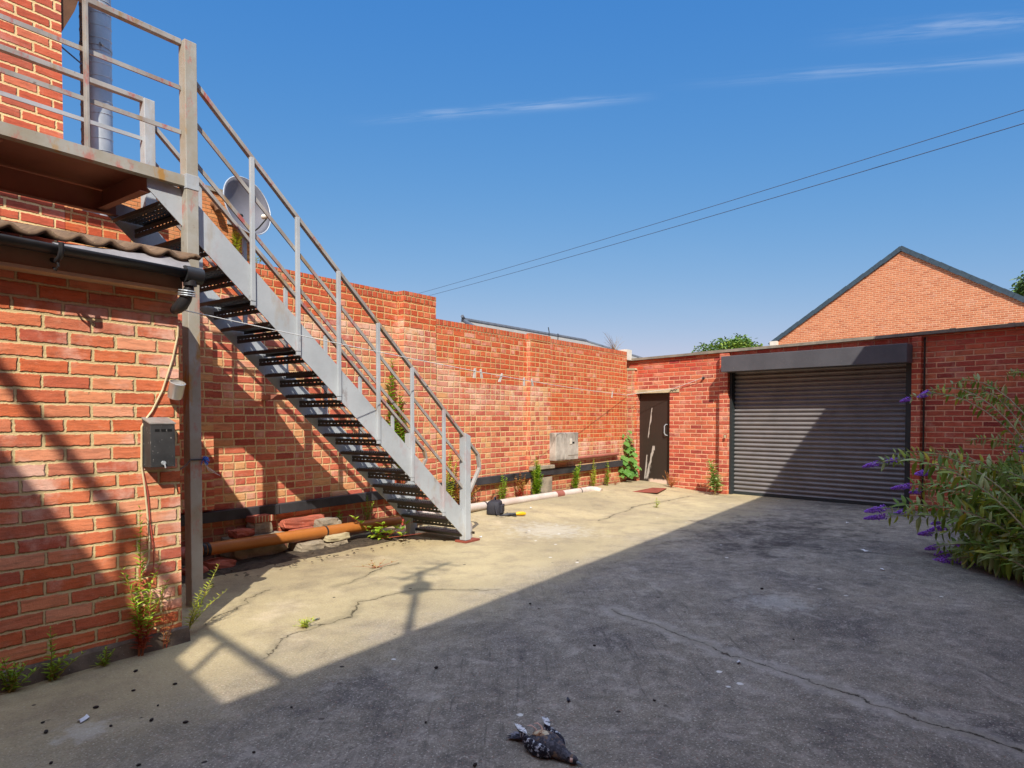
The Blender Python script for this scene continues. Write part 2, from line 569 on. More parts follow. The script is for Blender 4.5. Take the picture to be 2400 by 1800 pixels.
m_edge2 = brick_mat('brick_on_edge_tall', NEW, S(180, 144, 100), L=0.0755, h=0.24, mw=0.010, effl=0.2, seed=4.5, dirt=0.4, zoff=0.10)
m_back = brick_mat('brick_garage', [S(148, 62, 54), S(178, 80, 64), S(192, 92, 70), S(204, 106, 76), S(172, 76, 62), S(212, 122, 82), S(164, 68, 58)], S(230, 174, 138),
                   mw=0.012, effl=0.42, effc=S(222, 172, 148), seed=5.0, dirt=0.35,
                   cols2=[S(200, 84, 56), S(190, 76, 58), S(208, 102, 68), S(168, 64, 62)], mortar2=S(196, 128, 96),
                   zone=[(-7.0, 2.25), (-2.0, 2.2), (-1.2, 2.15), (0.5, 2.1)], wob=0.004, rag=0.6)
m_gable = brick_mat('brick_gable', [S(184, 108, 74), S(196, 118, 80), S(204, 130, 92), S(176, 98, 66)], S(222, 174, 138), mw=0.017, effl=0.12, seed=6.0, dirt=0.1, rag=0.2)
m_dishb = brick_mat('brick_far_house', [S(204, 134, 82), S(196, 122, 74), S(212, 146, 92), S(186, 112, 72)], S(170, 126, 86), mw=0.010, effl=0.05, seed=7.0, dirt=0.15)
m_plinth = plain('cement_plinth', S(118, 104, 90), S(84, 74, 66), 0.95, 9, 60, 0.004, speck=S(150, 140, 128))
m_loose = plain('loose_brick', S(184, 100, 76), S(150, 84, 68), 0.9, 8, 60, 0.002, speck=S(210, 170, 150))
m_block = plain('concrete_block', S(170, 156, 134), S(120, 112, 98), 0.92, 7, 55, 0.003, speck=S(205, 195, 180))
m_steel = metal_paint('steel_paint', S(178, 184, 188), S(160, 166, 170), red=0.25, ochre=0.26, rust=0.4)
m_steel_r = metal_paint('steel_rail', S(166, 164, 160), S(140, 132, 124), red=0.9, ochre=0.65, rust=0.6, scale=1.7, redc=S(168, 76, 74), och=S(146, 110, 44))
m_steel_o = metal_paint('steel_landing', S(168, 168, 162), S(150, 142, 124), red=0.75, ochre=0.9, rust=0.35, scale=1.4, redc=S(176, 98, 88), och=S(166, 122, 52))
m_tread = metal_paint('steel_tread', S(92, 94, 92), S(74, 76, 76), red=0.05, ochre=0.2, rust=0.25, rough=0.5, metal=0.3)
m_under = metal_paint('steel_underside', S(168, 112, 92), S(146, 96, 82), red=0.2, ochre=0.2, rust=0.4)
m_galv = plain('galvanised', S(196, 202, 206), S(166, 174, 180), 0.42, 5, 30, 0.0003, metal=0.35, spec=0.5)
m_black = plain('black_plastic', S(34, 34, 36), S(46, 46, 48), 0.42, 5, 80, 0.0003)
m_beam = plain('black_paint', S(38, 38, 42), S(62, 62, 66), 0.6, 4, 50, 0.001, speck=S(120, 116, 110))
m_fascia = plain('brown_fascia', S(164, 134, 102), S(140, 110, 84), 0.7, 3, 60, 0.0006)
m_drip = plain('fascia_lip', S(214, 178, 134), S(190, 154, 114), 0.7, 4, 60, 0.0006)
m_felt = plain('roofing_felt', S(150, 148, 152), S(126, 124, 128), 0.8, 9, 60, 0.001)
m_tile = plain('clay_tile', S(122, 98, 76), S(92, 74, 60), 0.92, 14, 55, 0.003, speck=S(150, 136, 96))
m_stone = plain('coping_concrete', S(150, 140, 124), S(118, 110, 98), 0.92, 5, 45, 0.002, speck=S(176, 168, 150))
m_lintel = plain('lintel_concrete', S(196, 184, 150), S(168, 156, 124), 0.9, 6, 45, 0.0015)
m_shut = plain('shutter_steel', S(132, 128, 128), S(116, 113, 114), 0.42, 3, 40, 0.0003, metal=0.15, speck=S(140, 134, 130))
m_sbox = plain('shutter_box_paint', S(88, 88, 92), S(78, 78, 82), 0.45, 3, 40, 0.0003, speck=S(110, 108, 106))
m_guide = plain('dark_steel', S(38, 44, 46), S(48, 54, 56), 0.5, 3, 40, 0.0003)
m_white = plain('white_paint', S(222, 216, 202), S(200, 192, 178), 0.7, 5, 60, 0.0005)
m_clay = plain('brown_drain_pipe', S(178, 112, 52), S(164, 98, 44), 0.42, 3, 40, 0.0002)
m_greyp = plain('grey_drain_pipe', S(212, 200, 190), S(186, 168, 156), 0.5, 3, 40, 0.0002)
m_ring = plain('pipe_collar', S(164, 98, 84), S(140, 84, 72), 0.6, 6, 40, 0.0004)
m_redpl = plain('red_oxide_plate', S(150, 78, 62), S(120, 60, 46), 0.7, 9, 40, 0.001)
m_slate = plain('slate_verge', S(60, 78, 90), S(48, 62, 74), 0.7, 6, 30, 0.002)
m_roofg = plain('grey_roof_tile', S(150, 144, 132), S(124, 120, 114), 0.85, 6, 25, 0.003)
m_ridge = plain('ridge_tile', S(92, 98, 108), S(76, 80, 88), 0.8, 6, 25, 0.002)
m_cable = plain('dark_cable', S(66, 84, 112), S(72, 90, 118), 0.6)
m_line = plain('pale_line', S(220, 220, 214), S(200, 200, 196), 0.6)
m_cream = plain('cream_cable', S(212, 196, 158), S(190, 172, 136), 0.55, 8, 60)
m_redw = plain('red_cable', S(186, 86, 70), S(170, 76, 62), 0.55)
m_chrome = plain('brushed_steel', S(205, 203, 200), S(190, 188, 184), 0.3, 4, 20, 0.0001, metal=0.55, spec=0.6)
m_bin = plain('worn_black_metal', S(44, 45, 46), S(62, 62, 62), 0.6, 7, 50, 0.0004, speck=S(150, 148, 144))
m_binlid = plain('worn_metal_lid', S(150, 146, 140), S(120, 116, 112), 0.4, 12, 50, 0.0004)
m_void = plain('dark_void', S(8, 8, 8), S(10, 10, 10), 0.9)
m_bag = plain('black_nylon', S(38, 38, 46), S(50, 50, 58), 0.75, 12, 90, 0.0012)
m_yellow = plain('yellow_plastic', S(222, 176, 22), S(206, 158, 18), 0.4)
m_blue = plain('blue_twine', S(50, 110, 210), S(90, 140, 220), 0.7)
m_dishm = plain('dish_grey', S(108, 108, 116), S(100, 100, 108), 0.65, 2, 30, 0.0002)
m_dark = plain('pellet', S(34, 26, 24), S(48, 38, 34), 0.9)
m_scrap = plain('pale_scrap', S(222, 222, 224), S(200, 202, 206), 0.8)
m_soil = plain('leaf_mould', S(52, 44, 36), S(84, 72, 58), 0.95, 20, 90, 0.006, speck=S(150, 140, 124))
m_brow = plain('brown_wood', S(112, 78, 52), S(96, 66, 44), 0.7)

G1 = [S(130, 172, 42), S(166, 196, 56), S(100, 148, 36), S(186, 202, 76)]
G2 = [S(168, 176, 60), S(140, 156, 46), S(190, 170, 60), S(110, 140, 40)]
l_green = leaf_mat('leaf_green', G1)
l_yellow = leaf_mat('leaf_yellow_green', [S(196, 204, 70), S(166, 186, 56), S(206, 196, 72), S(136, 168, 50)])
l_mallow = leaf_mat('leaf_mallow', [S(92, 140, 60), S(118, 158, 76), S(76, 122, 52)])
l_grey = leaf_mat('leaf_grey_green', [S(150, 178, 100), S(176, 194, 130), S(132, 164, 90), S(178, 196, 84)])
l_orange = leaf_mat('leaf_orange', [S(190, 120, 60), S(160, 130, 60), S(178, 150, 70), S(196, 96, 70)])
l_dry = leaf_mat('leaf_dry', [S(196, 140, 76), S(176, 120, 64), S(206, 160, 96)], trans=0.15)
l_red = leaf_mat('leaf_red', [S(190, 58, 52), S(206, 84, 64), S(164, 46, 48)])
l_bud = leaf_mat('leaf_buddleia', [S(104, 136, 50), S(128, 156, 66), S(152, 172, 100), S(182, 192, 136), S(90, 120, 48), S(142, 162, 62), S(196, 184, 66)])
l_tree = leaf_mat('leaf_tree', [S(64, 98, 36), S(82, 116, 42), S(104, 132, 52), S(50, 82, 32)], trans=0.15)
l_tree2 = leaf_mat('leaf_tree_yellow', [S(112, 138, 44), S(134, 152, 54), S(90, 120, 40)], trans=0.15)
l_bird = leaf_mat('leaf_far', [S(70, 100, 60), S(96, 124, 84), S(120, 140, 110)], trans=0.15)
m_stem = plain('stem_green', S(136, 150, 70), S(150, 130, 70), 0.7)
m_stemr = plain('stem_red', S(178, 70, 60), S(150, 96, 60), 0.7)
m_wood = plain('stem_wood', S(150, 136, 104), S(120, 106, 80), 0.85)
m_bark = plain('bark', S(96, 82, 66), S(70, 60, 48), 0.95, 8, 30, 0.01)


def flower_mat():
    m, g, b = new_mat('buddleia_flower')
    geo = g.node('ShaderNodeNewGeometry')
    c = g.ramp(geo.outputs['Random Per Island'], [(0, S(120, 60, 176)), (0.4, S(146, 86, 206)), (0.75, S(174, 116, 220)), (1, S(120, 84, 120))])
    finish(g, b, c, 0.8)
    return m
m_flow = flower_mat()


def ground_mat():
    m, g, b = new_mat('yard_concrete')
    pos = g.node('ShaderNodeNewGeometry').outputs['Position']
    sp = g.node('ShaderNodeSeparateXYZ', Vector=pos)
    X, Y = sp.outputs['X'], sp.outputs['Y']
    sh = lambda a, b2, c=0: g.scale(pos, 1, 1, 1, (a, b2, c))
    big = g.noise(pos, 0.55, 5, 0.6)
    mid = g.noise(pos, 2.6, 8, 0.72)
    c = g.mix(g.sstep(big, 0.32, 0.68), S(158, 145, 114), S(184, 168, 130))
    c = g.mix(g.m('MULTIPLY', g.sstep(mid, 0.42, 0.70), 0.6), c, S(122, 110, 92))
    c = g.mix(g.m('MULTIPLY', g.sstep(g.noise(sh(7, 3), 1.3, 8, 0.72), 0.54, 0.72), 0.55), c, S(208, 190, 160))
    c = g.mix(g.m('MULTIPLY', g.sstep(g.noise(sh(1, 6), 0.9, 8, 0.75), 0.55, 0.72), 0.45), c, S(128, 120, 92))
    # worn, exposed aggregate; the open yard's shade is also painted in, darker and cooler
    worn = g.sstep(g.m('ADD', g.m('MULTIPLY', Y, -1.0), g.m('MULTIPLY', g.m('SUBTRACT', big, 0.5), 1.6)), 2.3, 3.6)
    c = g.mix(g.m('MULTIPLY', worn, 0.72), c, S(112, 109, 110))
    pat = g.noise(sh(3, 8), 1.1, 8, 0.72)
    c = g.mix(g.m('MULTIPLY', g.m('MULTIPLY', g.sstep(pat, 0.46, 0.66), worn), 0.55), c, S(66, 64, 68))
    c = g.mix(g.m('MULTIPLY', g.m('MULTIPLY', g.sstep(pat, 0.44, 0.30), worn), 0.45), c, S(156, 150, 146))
    # pits and stones at three sizes
    grit = g.noise(pos, 95, 4, 0.8)
    gr2 = g.noise(sh(2, 9), 30, 6, 0.82)
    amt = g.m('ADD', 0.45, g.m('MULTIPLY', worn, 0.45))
    c = g.mix(g.m('MULTIPLY', g.sstep(grit, 0.50, 0.66), amt), c, g.mix(0.7, c, (0.025, 0.022, 0.022, 1)))
    c = g.mix(g.m('MULTIPLY', g.sstep(gr2, 0.54, 0.68), g.m('MULTIPLY', amt, 0.8)), c, g.mix(0.6, c, (0.03, 0.027, 0.027, 1)))
    c = g.mix(g.m('MULTIPLY', g.sstep(g.noise(sh(5, 1), 80, 4, 0.75), 0.54, 0.68), g.m('MULTIPLY', amt, 0.85)), c, S(214, 206, 194))
    c = g.mix(g.m('MULTIPLY', g.sstep(g.noise(sh(5, 4), 55, 2, 0.6), 0.62, 0.70), g.m('MULTIPLY', amt, 0.6)), c, S(156, 112, 98))
    gr3 = g.noise(sh(6, 2), 11, 8, 0.82)
    gr4 = g.noise(g.scale(pos, 1, 1, 1, (3, 6, 0)), 4.2, 9, 0.8, 0.6)
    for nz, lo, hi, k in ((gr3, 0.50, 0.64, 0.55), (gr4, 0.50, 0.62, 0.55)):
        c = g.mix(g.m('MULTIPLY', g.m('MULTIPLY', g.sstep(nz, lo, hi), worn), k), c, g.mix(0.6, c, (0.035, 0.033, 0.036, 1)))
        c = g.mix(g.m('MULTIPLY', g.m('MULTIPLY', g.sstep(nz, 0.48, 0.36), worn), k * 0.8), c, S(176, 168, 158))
    # scrape marks dragged out towards the yard mouth
    rot = g.nt.nodes.new('ShaderNodeVectorRotate')
    rot.rotation_type = 'Z_AXIS'
    rot.inputs['Angle'].default_value = R(-37)
    g.put(rot.inputs['Vector'], pos)
    stn = g.noise(g.scale(rot.outputs[0], 1.3, 24, 1), 1.2, 8, 0.78)
    stm = g.m('MULTIPLY', g.m('MULTIPLY', worn, g.sstep(X, 6.0, 4.0)), g.sstep(g.noise(sh(8, 8), 0.9, 4), 0.36, 0.58))
    c = g.mix(g.m('MULTIPLY', g.m('MULTIPLY', g.sstep(stn, 0.53, 0.66), stm), 0.6), c, S(58, 56, 56))
    c = g.mix(g.m('MULTIPLY', g.m('MULTIPLY', g.sstep(stn, 0.46, 0.32), stm), 0.35), c, S(170, 162, 152))
    # oily, tarry patch in front of the shutter
    dx = g.m('SUBTRACT', X, 8.0)
    dy = g.m('SUBTRACT', Y, -3.8)
    rr = g.m('ADD', g.m('MULTIPLY', g.m('MULTIPLY', dx, dx), 0.30), g.m('MULTIPLY', g.m('MULTIPLY', dy, dy), 0.75))
    tn = g.noise(sh(1, 1, 4), 3.2, 10, 0.82)
    tar = g.m('MULTIPLY', g.sstep(g.m('ADD', rr, g.m('MULTIPLY', g.m('SUBTRACT', tn, 0.5), 9.0)), 1.0, -0.8), 0.8)
    c = g.mix(tar, c, S(50, 46, 46))
    # scattered dark spots and pale droppings
    spt = g.voro(sh(0.4, 0.2), 4.5)
    spn = g.noise(pos, 0.9, 3)
    ng = g.m('MULTIPLY', g.m('SUBTRACT', g.noise(pos, 30, 3, 0.7), 0.5), 0.09)
    c = g.mix(g.m('MULTIPLY', g.sstep(g.m('ADD', spt, ng), 0.07, 0.045), g.sstep(spn, 0.48, 0.56)), c, S(52, 46, 44))
    sp2 = g.voro(sh(3.4, 7.2), 3.1)
    c = g.mix(g.m('MULTIPLY', g.sstep(g.m('ADD', sp2, ng), 0.06, 0.04), g.m('MULTIPLY', g.sstep(g.noise(sh(9, 0), 0.8, 3), 0.48, 0.58), 0.9)), c, S(214, 212, 208))
    # whitish lime bloom at the near left and mid yard
    for (lx, ly, lr) in ((1.19, -2.80, 0.16), (5.0, -4.6, 0.35), (6.6, -1.6, 0.7)):
        ax = g.m('SUBTRACT', X, lx)
        ay = g.m('SUBTRACT', Y, ly)
        dd = g.m('DIVIDE', g.m('SQRT', g.m('ADD', g.m('MULTIPLY', ax, ax), g.m('MULTIPLY', ay, ay))), lr)
        k = g.sstep(g.m('ADD', dd, g.m('MULTIPLY', g.m('SUBTRACT', g.noise(sh(lx, ly), 12, 6, 0.75), 0.5), 3.0)), 0.9, 0.2)
        c = g.mix(g.m('MULTIPLY', k, 0.28), c, S(206, 204, 198))
    # cracks: polylines with a wandering offset
    wz = g.node('ShaderNodeSeparateColor', Color=g.noise(pos, 3.4, 8, 0.72, col=True))
    wx = g.m('ADD', X, g.m('MULTIPLY', g.m('SUBTRACT', wz.outputs[0], 0.5), 0.30))
    wy = g.m('ADD', Y, g.m('MULTIPLY', g.m('SUBTRACT', wz.outputs[1], 0.5), 0.30))
    dmin = None
    for (x0, y0, x1, y1) in CRACKS:
        ux, uy = x1 - x0, y1 - y0
        L2 = ux * ux + uy * uy
        ax = g.m('SUBTRACT', wx, x0)
        ay = g.m('SUBTRACT', wy, y0)
        t = g.m('DIVIDE', g.m('ADD', g.m('MULTIPLY', ax, ux), g.m('MULTIPLY', ay, uy)), L2)
        n = g.nt.nodes.new('ShaderNodeClamp')
        g.put(n.inputs[0], t)
        t = n.outputs[0]
        ex = g.m('SUBTRACT', ax, g.m('MULTIPLY', t, ux))
        ey = g.m('SUBTRACT', ay, g.m('MULTIPLY', t, uy))
        d = g.m('SQRT', g.m('ADD', g.m('MULTIPLY', ex, ex), g.m('MULTIPLY', ey, ey)))
        dmin = d if dmin is None else g.m('MINIMUM', dmin, d)
    wid = g.m('MULTIPLY', g.m('SUBTRACT', g.noise(pos, 5, 5, 0.75), 0.42), 0.028)
    cr = g.sstep(g.m('SUBTRACT', dmin, wid), 0.003, -0.003)
    c = g.mix(g.m('MULTIPLY', g.m('MULTIPLY', g.sstep(g.m('ADD', dmin, g.m('MULTIPLY', g.m('SUBTRACT', gr3, 0.5), 0.25)), 0.13, 0.02), worn), 0.5), c, S(176, 170, 164))
    c = g.mix(g.m('MULTIPLY', g.sstep(g.m('ADD', dmin, g.m('MULTIPLY', g.m('SUBTRACT', mid, 0.5), 0.2)), 0.07, 0.0), 0.4), c, S(108, 100, 80))
    c = g.mix(g.m('MULTIPLY', cr, 0.8), c, S(62, 58, 46))
    hgt = g.m('ADD', g.m('MULTIPLY', gr2, -0.5), g.m('ADD', g.m('MULTIPLY', grit, -0.5), g.m('MULTIPLY', cr, -1.5)))
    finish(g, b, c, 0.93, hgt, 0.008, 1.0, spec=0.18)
    return m


CRACKS = [(2.15, -2.62, 2.5, -2.38), (2.5, -2.38, 2.95, -2.42), (2.95, -2.42, 3.25, -2.15), (3.25, -2.15, 3.75, -2.3), (3.75, -2.3, 4.05, -2.75),
          (2.2, -1.85, 3.0, -1.35), (3.4, -1.7, 4.3, -1.45), (7.6, -1.7, 9.2, -1.45), (9.2, -1.45, 10.9, -1.6),
          (4.12, -3.74, 3.98, -4.10), (3.98, -4.10, 3.75, -4.62), (3.75, -4.62, 3.63, -5.05), (3.63, -5.05, 3.4, -5.65), (3.4, -5.65, 3.2, -6.4)]
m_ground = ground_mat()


def door_mat():
    m, g, b = new_mat('door_paint')
    pos = g.node('ShaderNodeNewGeometry').outputs['Position']
    sp = g.node('ShaderNodeSeparateXYZ', Vector=pos)
    Y, Z = sp.outputs['Y'], sp.outputs['Z']
    n = g.noise(g.scale(pos, 30, 30, 5), 1.0, 5, 0.65)
    c = g.mix(n, S(56, 45, 38), S(42, 36, 33))
    wn = g.m('MULTIPLY', g.m('SUBTRACT', n, 0.5), 0.06)
    for (y0, z0, y1, z1, w) in ((-0.40, 1.53, -0.31, 0.92, 0.018), (-0.44, 0.80, -0.28, 0.12, 0.045), (-0.29, 0.62, -0.235, 0.12, 0.02)):
        t = g.m('DIVIDE', g.m('SUBTRACT', Z, z0), z1 - z0)
        yl = g.m('ADD', g.m('MULTIPLY', t, y1 - y0), y0)
        dd = g.m('ABSOLUTE', g.m('ADD', g.m('SUBTRACT', Y, yl), wn))
        ins = g.m('MULTIPLY', g.sstep(t, 0.0, 0.04), g.sstep(t, 1.0, 0.9))
        k = g.m('MULTIPLY', g.sstep(g.m('SUBTRACT', dd, g.m('MULTIPLY', g.sstep(n, 0.3, 0.7), w)), 0.006, -0.002), ins)
        c = g.mix(k, c, g.mix(n, S(200, 192, 182), S(150, 144, 138)))
    low = g.m('MULTIPLY', g.sstep(g.m('ADD', Z, wn), 0.17, 0.13), g.sstep(Y, -0.30, -0.38))
    c = g.mix(low, c, S(214, 190, 172))
    finish(g, b, c, 0.5, n, 0.001, 0.5)
    return m
m_door = door_mat()


def meter_mat():
    m, g, b = new_mat('weathered_meter_box')
    pos = g.node('ShaderNodeNewGeometry').outputs['Position']
    sp = g.node('ShaderNodeSeparateXYZ', Vector=pos)
    n = g.noise(g.scale(pos, 14, 14, 3), 1.0, 6, 0.7)
    n2 = g.noise(pos, 6, 5, 0.7)
    c = g.mix(g.sstep(n2, 0.3, 0.7), S(190, 182, 170), S(160, 152, 142))
    k = g.m('ADD', g.m('MULTIPLY', g.sstep(sp.outputs['Z'], 0.78, 1.06), 0.75), g.m('MULTIPLY', g.sstep(sp.outputs['Z'], 0.80, 0.66), 0.5))
    c = g.mix(g.m('MULTIPLY', g.sstep(n, 0.35, 0.62), k), c, S(84, 78, 70))
    finish(g, b, c, 0.8, n, 0.001, 0.5)
    return m
m_meter = meter_mat()

# ------------------------------------------------------------------ ground: one sheet to the horizon
def build_ground():
    xs = [-260, -80, -25, -8, -3] + [i * 0.25 for i in range(-8, 57)] + [16, 20, 30, 60, 120, 400]
    ys = [-300, -90, -30, -14] + [i * 0.25 for i in range(-38, 5)] + [3, 6, 12, 30, 80, 300]
    mb = MB()
    for x in xs:
        for y in ys: mb.v.append(Vector((x, y, gz(x, min(y, 0.5)))))
    n = len(ys)
    for i in range(len(xs) - 1):
        for j in range(n - 1): mb.f.append((i * n + j, (i + 1) * n + j, (i + 1) * n + j + 1, i * n + j + 1))
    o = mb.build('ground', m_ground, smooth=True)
    o['kind'] = 'structure'
build_ground()

# ------------------------------------------------------------------ upper brick building on the left
t = thing('brick_building', 'tall brick building behind the steel landing, cut off by the top left photo corner', 'building', (1.0, 2.0, 0))
MB().box((-7, 0, 0), (2.186, 5.0, 6.6)).build('wall', m_upper, t)
mb = MB()
mb.prism([(0, 0), (0.10, 0.22), (0.22, 0.62), (0.22, 0.8), (0, 0.8)], (2.187, 0.02, 4.28), (1, 0, 0), (0, 0, 1), (0, 1, 0), 4.9)
mb.build('eaves_bracket', m_brow, t)
MB().box((-7.3, -0.25, 6.6), (2.5, 5.3, 6.78)).build('roof', m_ridge, t)

# ------------------------------------------------------------------ long boundary wall
t = thing('boundary_wall', 'long mixed red brick wall running behind the staircase to the garage corner', 'wall', (7.0, 0.1, 0))
MB().box((2.19, 0, 0), (2.99, 0.22, 2.955)).build('wall_panel', m_long, t)
MB().box((2.995, 0, 0), (5.72, 0.22, 2.72)).build('wall_panel', m_long, t, label='taller brick section behind the staircase with orange top courses')
MB().box((6.28, 0, 0), (11.74, 0.22, 2.475)).build('wall_panel', m_long, t, label='lower brick section with stepped repair of orange brick')
MB().box((2.995, -0.002, 2.72), (5.72, 0.225, 2.825)).build('coping', m_edge2, t)
MB().box((6.28, -0.002, 2.475), (11.74, 0.225, 2.59)).build('coping', m_edge, t)
MB().box((5.72, -0.10, 0), (6.28, 0.224, 2.725)).build('pillar', m_long, t)
MB().box((5.72, -0.104, 2.725), (6.28, 0.226, 2.835)).build('pillar_coping', m_edge2, t)
MB().box((8.40, -0.07, 0), (8.955, 0.0, 2.50)).build('pilaster', m_long, t)
MB().box((8.40, -0.075, 2.50), (8.955, 0.0, 2.605)).build('pilaster_coping', m_edge, t)
MB().box((2.95, -0.085, 0.49), (3.33, 0.0, 2.1)).build('pilaster', m_long, t)
mb = MB()
for a, b2, zz0, zz1 in ((2.05, 4.02, 0.468, 0.462), (4.03, 7.0, 0.462, 0.494), (7.01, 8.5, 0.496, 0.505)):
    mb.prism([(a, zz0 - 0.098), (b2, zz1 - 0.098), (b2, zz1), (a, zz0)], (0, -0.075, 0), (1, 0, 0), (0, 0, 1), (0, 1, 0), 0.073)
mb.prism([(8.99, 0.41), (11.45, 0.42), (11.45, 0.525), (8.99, 0.51)], (0, -0.078, 0), (1, 0, 0), (0, 0, 1), (0, 1, 0), 0.076)
mb.prism([(8.5, 0.43), (8.985, 0.43), (8.985, 0.525), (8.5, 0.52)], (0, -0.125, 0), (1, 0, 0), (0, 0, 1), (0, 1, 0), 0.05)
mb.build('black_skirting_rail', m_beam, t, bevel=0.004)
MB().box((8.36, -0.15, 0.53), (8.97, -0.071, 0.585)).build('concrete_ledge', m_block, t, bevel=0.006)
MB().box((8.42, -0.11, 0.1), (8.95, -0.072, 0.40)).build('pilaster_foot', m_block, t)
MB().box((11.75, 0.0, 2.44), (11.95, 0.2, 2.64)).build('white_end_cap', m_white, t)

# ------------------------------------------------------------------ garage: back wall with door and shutter
t = thing('garage', 'dark red brick garage across the yard end with brown door and black roller shutter', 'garage', tuple(bw(3.0, -1.0, 0)))
zt = lambda s: 2.432 + 0.0125 * s
def wallp(mb, s0, s1, z0, z1=None, d0=-0.22, d1=0.0):
    a, b2 = (z1, z1) if z1 is not None else (zt(s0), zt(s1))
    mb.prism([(s0, z0), (s1, z0), (s1, b2), (s0, a)], bw(0, d0, 0), BE, (0, 0, 1), BN, d1 - d0)
mb = MB()
wallp(mb, -0.22, 0.10, 0.0)
wallp(mb, 0.10, 0.835, 1.86)
wallp(mb, 0.835, 2.055, 0.0)
wallp(mb, 2.055, 4.84, 2.21)
wallp(mb, 4.84, 8.5, 0.0)
mb.build('wall', m_back, t)
mb = MB()
wallp(mb, 1.90, 2.052, 0.0, 2.435, 0.002, 0.10)
mb.build('pilaster', m_back, t)
mb = MB()
wallp(mb, 4.872, 4.985, 0.0, 2.47, 0.002, 0.09)
mb.build('pilaster', m_back, t)
mb = MB()
wallp(mb, -0.17, 0.085, 0.0, 2.25, 0.002, 0.06)
mb.build('corner_pilaster', m_long, t)
mb = MB()
mb.prism([(-0.2, 2.252), (0.11, 2.252), (0.09, 2.285), (-0.15, 2.30)], bw(0, 0.0, 0), BE, (0, 0, 1), BN, 0.07)
mb.build('pilaster_cap', m_lintel, t)
mb = MB()
mb.prism([(-0.2, zt(-0.2) + 0.003), (8.6, zt(8.6) + 0.003), (8.6, zt(8.6) + 0.048), (-0.2, zt(-0.2) + 0.045)], bw(0, -0.3, 0), BE, (0, 0, 1), BN, 0.36)
mb.build('coping', m_stone, t)
for sx in (5.32, 5.98):
    mb = MB()
    bbox(mb, sx, sx + 0.07, 0.03, 0.064, zt(sx) + 0.0, zt(sx) + 0.055)
    mb.build('coping_clip', m_stone, t)
mb = MB()
mb.prism([(0.5, 2.56), (6.8, 2.62), (6.8, 2.70), (0.5, 2.665)], bw(0, -6.0, 0), BE, (0, 0, 1), BN, 4.6)
mb.build('flat_roof', m_stone, t)
mb = MB()
bbox(mb, 0.04, 1.04, -0.2, 0.012, 1.795, 1.858)
mb.build('lintel', m_lintel, t, bevel=0.004)
mb = MB()
mb.tube([bw(0.85 + 0.03 * i, 0.014, 1.812 + (0.03 if i % 2 else 0.0) + 0.003 * i) for i in range(6)], 0.006, 5)
mb.build('scribbled_paint', m_beam, t)
mb = MB()
bbox(mb, 0.104, 0.831, -0.13, -0.09, 0.075, 1.792)
door = mb.build('door', m_door, t)
mb = MB()
mb.tube([bw(0.73, -0.088, 1.20), bw(0.72, -0.05, 1.20), bw(0.70, -0.04, 1.17), bw(0.695, -0.04, 1.04), bw(0.715, -0.05, 1.0), bw(0.74, -0.088, 0.99)], 0.011, 7)
mb.build('door_handle', m_galv, door, smooth=True)
# roller shutter: convex laths
mb = MB()
prof = []
zz, n = 0.02, 0
pitch = 0.0735
while zz < 2.15:
    for k in range(9):
        a = k / 9
        prof.append((zz + a * pitch, -0.108 + 0.030 * max(0.0, math.sin(math.pi * min(1, a / 0.86))) ** 0.75))
    zz += pitch
prof.append((zz, -0.10))
vs = []
for z, d in prof: vs += [bw(2.06, d, z), bw(4.82, d, z)]
mb.add(vs, [(2 * i, 2 * i + 1, 2 * i + 3, 2 * i + 2) for i in range(len(prof) - 1)])
bbox(mb, 2.065, 4.815, -0.14, -0.115, 0.02, 2.2)
sh = mb.build('roller_shutter', m_shut, t)
mb = MB()
bbox(mb, 2.065, 4.815, -0.104, -0.078, -0.01, 0.055)
mb.build('bottom_bar', m_guide, sh)
mb = MB()
bbox(mb, 2.055, 4.88, 0.002, 0.34, 2.10, 2.365)
mb.build('shutter_box', m_sbox, t, bevel=0.006)
for s0, s1 in ((2.054, 2.092), (4.785, 4.868)):
    mb = MB()
    bbox(mb, s0, s1, -0.115, 0.03, -0.02, 2.098)
    mb.build('shutter_guide', m_guide, t)
mb = MB()
bbox(mb, 5.0, 5.022, 0.001, 0.012, 0.0, 2.46)
mb.build('joint_strip', m_soil, t)
mb = MB()
mb.tube([bw(1.541, 0.0, 2.036), bw(1.541, 0.05, 2.036)], 0.02, 8)
mb.build('wall_hook', m_guide, t)
mb = MB()
bbox(mb, 2.02, 2.05, 0.13, 0.15, 0.98, 1.03)
mb.build('padlock', m_lintel, t)

# ------------------------------------------------------------------ outbuilding with clay tiled lean-to roof
t = thing('outbuilding', 'low red brick outbuilding close to the camera on the left with tiled lean-to roof', 'outbuilding', (0.5, -1.0, 0))
mb = MB()
mb.prism([(-1.99, -0.05), (-0.004, -0.05), (-0.004, 2.64), (-1.99, 2.17)], (-5, 0, 0), (0, 1, 0), (0, 0, 1), (1, 0, 0), 7.03)
mb.build('wall', m_out, t)
mb = MB()
rng = random.Random(2)
N = 60
for i in range(N + 1):
    x = -3 + 5.06 * i / N
    mb.v += [Vector((x, -2.03 - rng.uniform(0, 0.012), -0.03)), Vector((x, -2.012 - rng.uniform(0, 0.008), 0.07 + rng.uniform(0, 0.014))), Vector((x, -1.991, 0.085 + rng.uniform(0, 0.01)))]
for i in range(N):
    for k in (0, 1): mb.f.append((i * 3 + k, i * 3 + 3 + k, i * 3 + 4 + k, i * 3 + 1 + k))
mb.build('cement_plinth', m_plinth, t)
MB().box((-5, -2.085, 2.055), (2.01, -1.992, 2.185)).build('fascia', m_fascia, t, bevel=0.003)
MB().box((-5, -2.098, 2.036), (2.01, -1.993, 2.054)).build('fascia_lip', m_drip, t)
mb = MB()
pts = []
NX = 420
